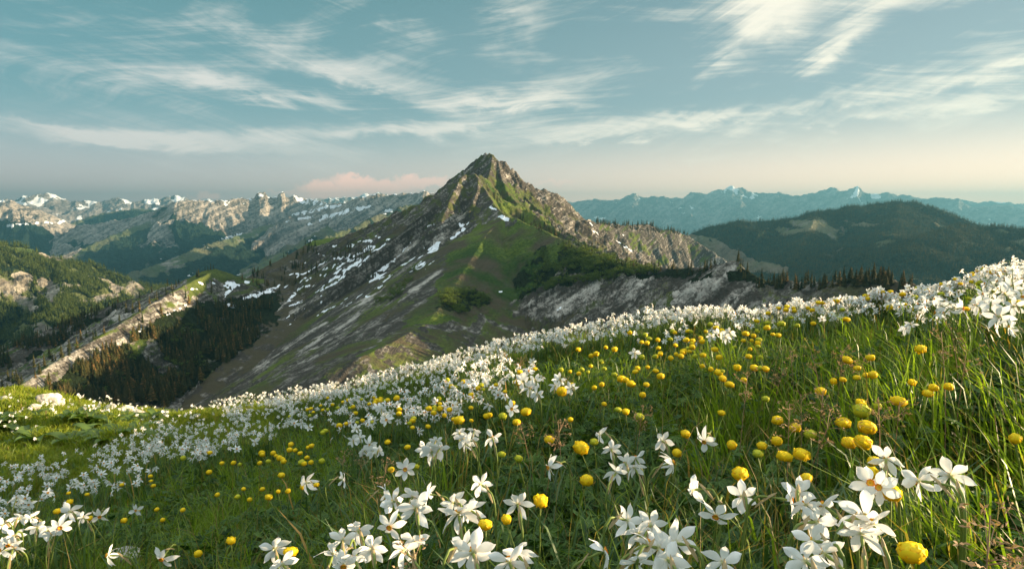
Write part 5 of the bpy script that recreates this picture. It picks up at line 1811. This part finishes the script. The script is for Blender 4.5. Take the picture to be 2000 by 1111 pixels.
def globeflower(u, v, px, label, group, rr):
    x, y, z, ok = hit(u, v, TOPH * 1.0)
    dep = y * math.cos(PITCH) - z * math.sin(PITCH)
    rad = min(max(px * dep / FPX / 2.35, .009), .020)
    lean = rr.uniform(-.07, .07), rr.uniform(-.05, .05)
    rx, ry = x + lean[0], y + lean[1]
    rz = float(ground_z(rx, ry))
    e = bpy.data.objects.new('globeflower', None)
    C.objects.link(e)
    e.location = (rx, ry, rz)
    e.empty_display_size = .05
    tag(e, label, 'globeflower', group)
    h = Vector((x - rx, y - ry, z - rz))
    pts = [(0, 0, -.02)]
    for i in range(1, 9):
        t = i / 8
        b = math.sin(t * math.pi) * .012
        pts.append((h.x * t ** 1.6 + b * rr.uniform(.5, 1), h.y * t ** 1.6 + b, (h.z - rad * .7) * t))
    V, Q, T = tube(pts, np.linspace(.0021, .0014, 9), 5)
    mb = MB()
    mb.add(V, Q, T, 0, .75)
    link('stem', mb.mesh('stem', [M['stem']]), e)
    hd = link('flower_head', rr.choice(GLB) if rr.random() < (.9 if px >= 20 else .8) else BUDG, e)
    ax = Vector((h.x * .6 + rr.uniform(-.25, .25), h.y * .6 + rr.uniform(-.25, .25), 1))
    hd.matrix_local = Matrix.Translation(h) @ (mat_from_axis(ax, rr.uniform(0, 6.28)) * rad * rr.uniform(.88, 1.12)).to_4x4() @ Matrix.Diagonal((1, rr.uniform(.86, 1.05), rr.uniform(.82, 1.1), 1))
    for k in range(rr.choice((1, 2, 2))):
        t = rr.uniform(.35, .8)
        lf = link('leaf', rr.choice(STEMLEAF), e)
        lf.location = (h.x * t ** 1.6, h.y * t ** 1.6, h.z * t)
        lf.rotation_euler = (rr.uniform(-.4, .4), rr.uniform(-.5, .2), rr.uniform(0, 6.28))
    return e





ZONES = [((1500, 2000), (780, 1111), 'at the lower right'), ((1500, 2000), (640, 780), 'among the long grass at the right'), ((1500, 2000), (0, 640), 'in front of the white drift at the right'),
         ((1040, 1500), (840, 1111), 'right of the bottom centre'), ((1040, 1500), (700, 840), 'on the slope right of centre'), ((1040, 1500), (0, 700), 'below the white crest right of centre'),
         ((640, 1040), (840, 1111), 'among the narcissi at the bottom centre'), ((640, 1040), (0, 840), 'at the centre of the meadow'), ((0, 640), (0, 1111), 'in the grass of the left meadow')]
for (u0, u1), (v0, v1), where in ZONES:
    zs_ = sorted([q for q in YELLOW if u0 <= q[0] < u1 and v0 <= q[1] < v1])
    bg_ = [q for q in zs_ if q[2] >= 15]
    for q in zs_:
        if q in bg_ and len(bg_) <= 40:
            i = bg_.index(q)
            size_ = 'large ' if q[2] >= 26 else ''
            n_ = ORD[i] if i < len(ORD) else ['twenty-first', 'twenty-second', 'twenty-third', 'twenty-fourth', 'twenty-fifth', 'twenty-sixth', 'twenty-seventh', 'twenty-eighth', 'twenty-ninth', 'thirtieth', 'thirty-first', 'thirty-second', 'thirty-third', 'thirty-fourth', 'thirty-fifth', 'thirty-sixth', 'thirty-seventh', 'thirty-eighth', 'thirty-ninth', 'fortieth'][i - 20]
            lab = f'{size_}yellow globeflower {where}, {n_}' + ('' if i == 0 else ' from left')
        else:
            lab = f'small round yellow globeflower {where}'
        globeflower(*q, lab, 'globeflowers ' + where, rr)

# small ones between them
M['fill'] = M['globe']
FILL = [([(620, 850), (700, 790), (860, 760), (1050, 740), (1050, 800), (900, 830), (760, 840)], 26), ([(1080, 690), (1560, 600), (1560, 660), (1300, 700), (1100, 740)], 40), ([(420, 870), (620, 850), (640, 900), (470, 920)], 16), ([(1200, 660), (1500, 620), (1500, 740), (1250, 760)], 22), ([(480, 830), (900, 760), (640, 790)], 16), ([(1500, 590), (1950, 520), (1960, 600), (1560, 640)], 30), ([(330, 900), (600, 850), (620, 960), (300, 1010)], 18)]
k = 0
for poly, n in FILL:
    pa = np.array(poly, float)
    got = 0
    while got < n:
        u, v = rd.uniform(pa[:, 0].min(), pa[:, 0].max()), rd.uniform(pa[:, 1].min(), pa[:, 1].max())
        if not inpoly(np.array([u]), np.array([v]), poly)[0]:
            continue
        wh = 'left of the middle' if u < 760 else 'near the middle' if u < 1120 else 'right of the middle' if u < 1350 else 'at the right'
        globeflower(u, v, rd.uniform(9, 13), 'tiny yellow globeflower between larger ones mid slope, ' + wh, 'tiny globeflowers mid slope, ' + wh, rr)
        got += 1

# ------------------------------------------------------------------ strap leaves, broad leaves, seed heads, stones
# narcissus leaves stand in tufts round their flowers
sp = [(float(u), float(v)) for (u, v, p) in USED]
lx, ly = [], []
for (u, v) in sp:
    x, y, z, ok = hit(u, min(v + 60, 1200), .12)
    n = int(rd.integers(7, 14))
    lx += list(x + rd.normal(0, .05, n))
    ly += list(y + rd.normal(0, .05, n))
for (x, y, D, u, v, w) in heads[:1500]:
    n = 3
    lx += list(x + rd.normal(0, .04, n))
    ly += list(y + rd.normal(0, .04, n))
lx, ly = np.array(lx), np.array(ly)
n = len(lx)
M['strap'] = leafy('narcissus_leaves', (.040, .085, .030), (.100, .165, .050), 0.3, rough=0.4, spec=0.4, tr_col=(1.3, 1.5, .5), c2=(.42, .24, .06))
ti = rd.uniform(0, 1, n)
ti = np.where(rd.random(n) < .04, 1.4, ti)
arr = blades(lx, ly, rd.uniform(.16, .30, n), rd.uniform(.0022, .0040, n), rd.uniform(.1, .7, n), rd.uniform(0, 6.28, n), ti, rd.uniform(-.5, .5, n))
o = link('narcissus_foliage', mesh_from('narcissus_foliage', arr, [M['strap']]))
tag(o, 'narrow grey green strap leaves growing in tufts under the narcissi', None, None, 'stuff')

M['broad'] = leafy('broad_leaf', (.030, .075, .016), (.120, .180, .030), 0.35, rough=0.42, spec=0.4, tr_col=(1.3, 1.5, .5))


def broad_plant(u, v, leaves, L, label, r, up=.55):
    x, y, z, ok = hit(u, v, .03)
    e = bpy.data.objects.new('broad_leaved_plant', None)
    C.objects.link(e)
    e.location = (x, y, z - .03)
    e.empty_display_size = .05
    tag(e, label, 'plant', 'broad leaved plants in the meadow')
    for k in range(leaves):
        a = k * 2.4 + r.uniform(-.4, .4)
        l = L * r.uniform(.75, 1.1)
        w = l * r.uniform(.15, .21)
        el0 = up + r.uniform(-.25, .35)
        V, ti = [], []
        nt_, nx_ = 10, 5
        px_, pz_ = 0.0, 0.0
        for i in range(nt_):
            t = i / (nt_ - 1)
            el_ = el0 - 1.1 * t * t
            if i:
                px_ += math.cos(el_) * l / (nt_ - 1)
                pz_ += math.sin(el_) * l / (nt_ - 1)
            ww = w * math.sin(math.pi * min(.985, t * .93 + .05)) ** .75
            for j in range(nx_):
                s = (j / (nx_ - 1) - .5) * 2
                V.append((px_, s * ww, pz_ + abs(s) * ww * .45 + .002 * math.sin(9 * t + j)))
                ti.append(.35 + .3 * t + (.25 if j % 2 else 0) + r.uniform(-.05, .05))
        Q = [(i * nx_ + j, (i + 1) * nx_ + j, (i + 1) * nx_ + j + 1, i * nx_ + j + 1) for i in range(nt_ - 1) for j in range(nx_ - 1)]
        mb = MB()
        mb.add(V, Q, None, 0, ti)
        o = link('leaf', mb.mesh('leaf', [M['broad']]), e)
        o.rotation_euler = (0, 0, a)
    return e


BR = [(812, 905, 7, .15, 'plant with broad pointed upright leaves left of the centre narcissi', .8), (1320, 705, 9, .20, 'rosette of long striped leaves on the slope right of centre', 1.0), (1890, 680, 9, .17, 'dark rosette of broad leaves under the nodding narcissi at the right', .9),
      (392, 985, 6, .16, 'broad leaved plant low in the left meadow grass', .5), (350, 955, 5, .15, 'narrow leaved rosette in the left meadow', .9), (1105, 1120, 5, .10, 'leafy plant at the bottom centre edge', .4)]
for (u, v, nl, L, lab, up) in BR:
    broad_plant(u, v, nl, L, lab, rr, up)
# the leafy bank in the shade in front of the sunlit knoll
k = 0
for _ in range(400):
    u, v = rd.uniform(-10, 330), rd.uniform(812, 872)
    if k >= 48:
        break
    broad_plant(u, v, 6, rd.uniform(.24, .38), 'clump of broad bright leaves on the bank below the sunlit knoll', rr, .6)
    k += 1

# dry seed heads
M['dry'] = leafy('dry_seed_head', (.22, .14, .08), (.42, .28, .17), 0.2, rough=0.8)


def seed_mesh(seed):
    r = random.Random(seed)
    stalk, head = MB(), MB()
    H = r.uniform(.30, .38)
    bx, by = r.uniform(-.05, .05), r.uniform(-.05, .05)
    pts = [(bx * t * t, by * t * t, H * t) for t in np.linspace(0, 1, 7)]
    V, Q, T = tube(pts, np.linspace(.0013, .0007, 7), 4)
    stalk.add(V, Q, T, 0, .4)
    for i in range(16):
        t = r.uniform(.80, 1.0)
        p = Vector((bx * t * t, by * t * t, H * t))
        a = r.uniform(0, 6.28)
        L = r.uniform(.010, .032)
        q = p + Vector((math.cos(a) * L, math.sin(a) * L, L * r.uniform(.1, .9)))
        V, Q, T = tube([tuple(p), tuple(p.lerp(q, .5) + Vector((0, 0, .002))), tuple(q)], .0004, 3)
        head.add(V, Q, T, 0, .6)
        for k in range(4):
            c = q + Vector((r.uniform(-1, 1), r.uniform(-1, 1), r.uniform(-.6, 1))) * .003
            d = Vector((r.uniform(-1, 1), r.uniform(-1, 1), r.uniform(-.3, 1))).normalized()
            s = d.orthogonal().normalized() * .0013
            s2 = d.cross(s)
            head.add([tuple(c), tuple(c + d * .003 + s), tuple(c + d * .007), tuple(c + d * .003 - s), tuple(c + d * .003 + s2)], [(0, 1, 2, 3)], [(0, 4, 2)], 0, r.uniform(.2, 1.2) if k else .8)
    return stalk.mesh('stalk', [M['dry']]), head.mesh('seed_head', [M['dry']], smooth=False), H


SH = [seed_mesh(k) for k in range(5)]
SPOTS = [(1605, 770), (1620, 680), (1640, 700), (1630, 690), (1575, 775), (1755, 775), (1740, 778), (1548, 800), (1660, 690), (1870, 660), (1880, 690), (1120, 740), (1060, 820), (1045, 825), (1100, 830), (715, 900), (690, 895), (1950, 1040), (1970, 1050), (1010, 700), (1450, 745), (1460, 640), (1560, 690), (1595, 590), (1370, 660), (1240, 790), (660, 885), (1505, 720), (1560, 800), (790, 645), (987, 620), (1890, 640)]
for i, (u, v) in enumerate(sorted(SPOTS)):
    st, hd, H = SH[i % 5]
    x, y, z, ok = hit(u, v, H)
    e = bpy.data.objects.new('dry_seed_stalk', None)
    C.objects.link(e)
    e.location = (x, y, float(ground_z(x, y)))
    e.rotation_euler = (0, 0, rr.uniform(0, 6.28))
    e.empty_display_size = .05
    side_ = 'left of centre' if u < 900 else 'at the centre' if u < 1300 else 'right of centre' if u < 1700 else 'at the right'
    tag(e, 'thin dry brown seed head above the meadow ' + side_, 'seed head', 'dry seed heads ' + side_)
    link('stalk', st, e)
    link('seed_head', hd, e)

# stones
m_, g_ = new_mat('limestone')
tcn = g_.n.new('ShaderNodeTexCoord')
n1_ = g_.noise(tcn.outputs['Object'], 6.0, 7.0, 0.7)
n2_ = g_.noise(tcn.outputs['Object'], 1.6, 4.0, 0.6)
c_ = g_.mix(g_.ss(n1_, .35, .65), (.26, .24, .22), (.62, .58, .53))
c_ = g_.mix(g_.ss(n2_, .52, .62, 0, .7), c_, (.10, .10, .06))
out(g_, pbr(g_, c_, .9, .2, g_.bump(n1_, 1.0, .03)))
M['stone'] = m_


def stone(u, v, px, label, seed, flat=.6):
    x, y, z, ok = hit(u, v, .02)
    dep = y * math.cos(PITCH) - z * math.sin(PITCH)
    R_ = px * dep / FPX / 2 * 1.25
    n1, n2 = 40, 24
    th = np.linspace(0, 2 * math.pi, n1, endpoint=False)
    ph = np.linspace(-.5 * math.pi, .5 * math.pi, n2)
    TH, PH = np.meshgrid(th, ph, indexing='ij')
    X_, Y_, Z_ = np.cos(TH) * np.cos(PH), np.sin(TH) * np.cos(PH), np.sin(PH)
    r_ = np.ones_like(X_)
    rs = np.random.default_rng(seed)
    for _ in range(16):      # chop facets
        d = rs.normal(0, 1, 3)
        d /= np.linalg.norm(d)
        dot = X_ * d[0] + Y_ * d[1] + Z_ * d[2]
        r_ = np.minimum(r_, rs.uniform(.62, .92) / np.maximum(dot, 1e-3))
    r_ = r_ * (1 + .06 * fbm(TH * 2.5, PH * 3 + seed, 4, seed))
    V = np.stack([X_ * r_ * R_ * 1.2, Y_ * r_ * R_ * .9, Z_ * r_ * R_ * flat * 1.3], -1).reshape(-1, 3)
    i = np.arange(n1)[:, None]
    j = np.arange(n2 - 1)[None]
    Q = np.stack([i * n2 + j, ((i + 1) % n1) * n2 + j, ((i + 1) % n1) * n2 + j + 1, i * n2 + j + 1], -1).reshape(-1, 4)
    o = link('stone', make_mesh('stone', V, Q, None, [M['stone']], smooth=False))
    o.location = (x, y, z + R_ * flat * .7)
    o.rotation_euler = (rr.uniform(-.15, .15), rr.uniform(-.15, .15), rr.uniform(0, 6.28))
    tag(o, label, 'stone', 'stones in the meadow')


STN = [(93, 792, 34, 'largest pale boulder on the sunlit knoll'), (68, 800, 16, 'small pale stone just left of the largest boulder on the knoll'), (113, 792, 18, 'pale stone leaning against the right side of the largest boulder'),
       (5, 778, 20, 'pale stone at the left edge of the picture on the knoll'), (246, 800, 20, 'whitish stone among narcissi right of the knoll boulders'), (268, 798, 22, 'second pale stone right of the knoll boulders'), (215, 795, 16, 'low stone between the knoll boulders and the white drift'),
       (243, 1106, 46, 'grey stone half hidden in grass at the bottom edge'), (30, 815, 12, 'small stone in the grass below the left boulder'), (400, 838, 0, '')]
for i, (u, v, px, lab) in enumerate(STN):
    if px:
        stone(u, v, px, lab, 900 + i)
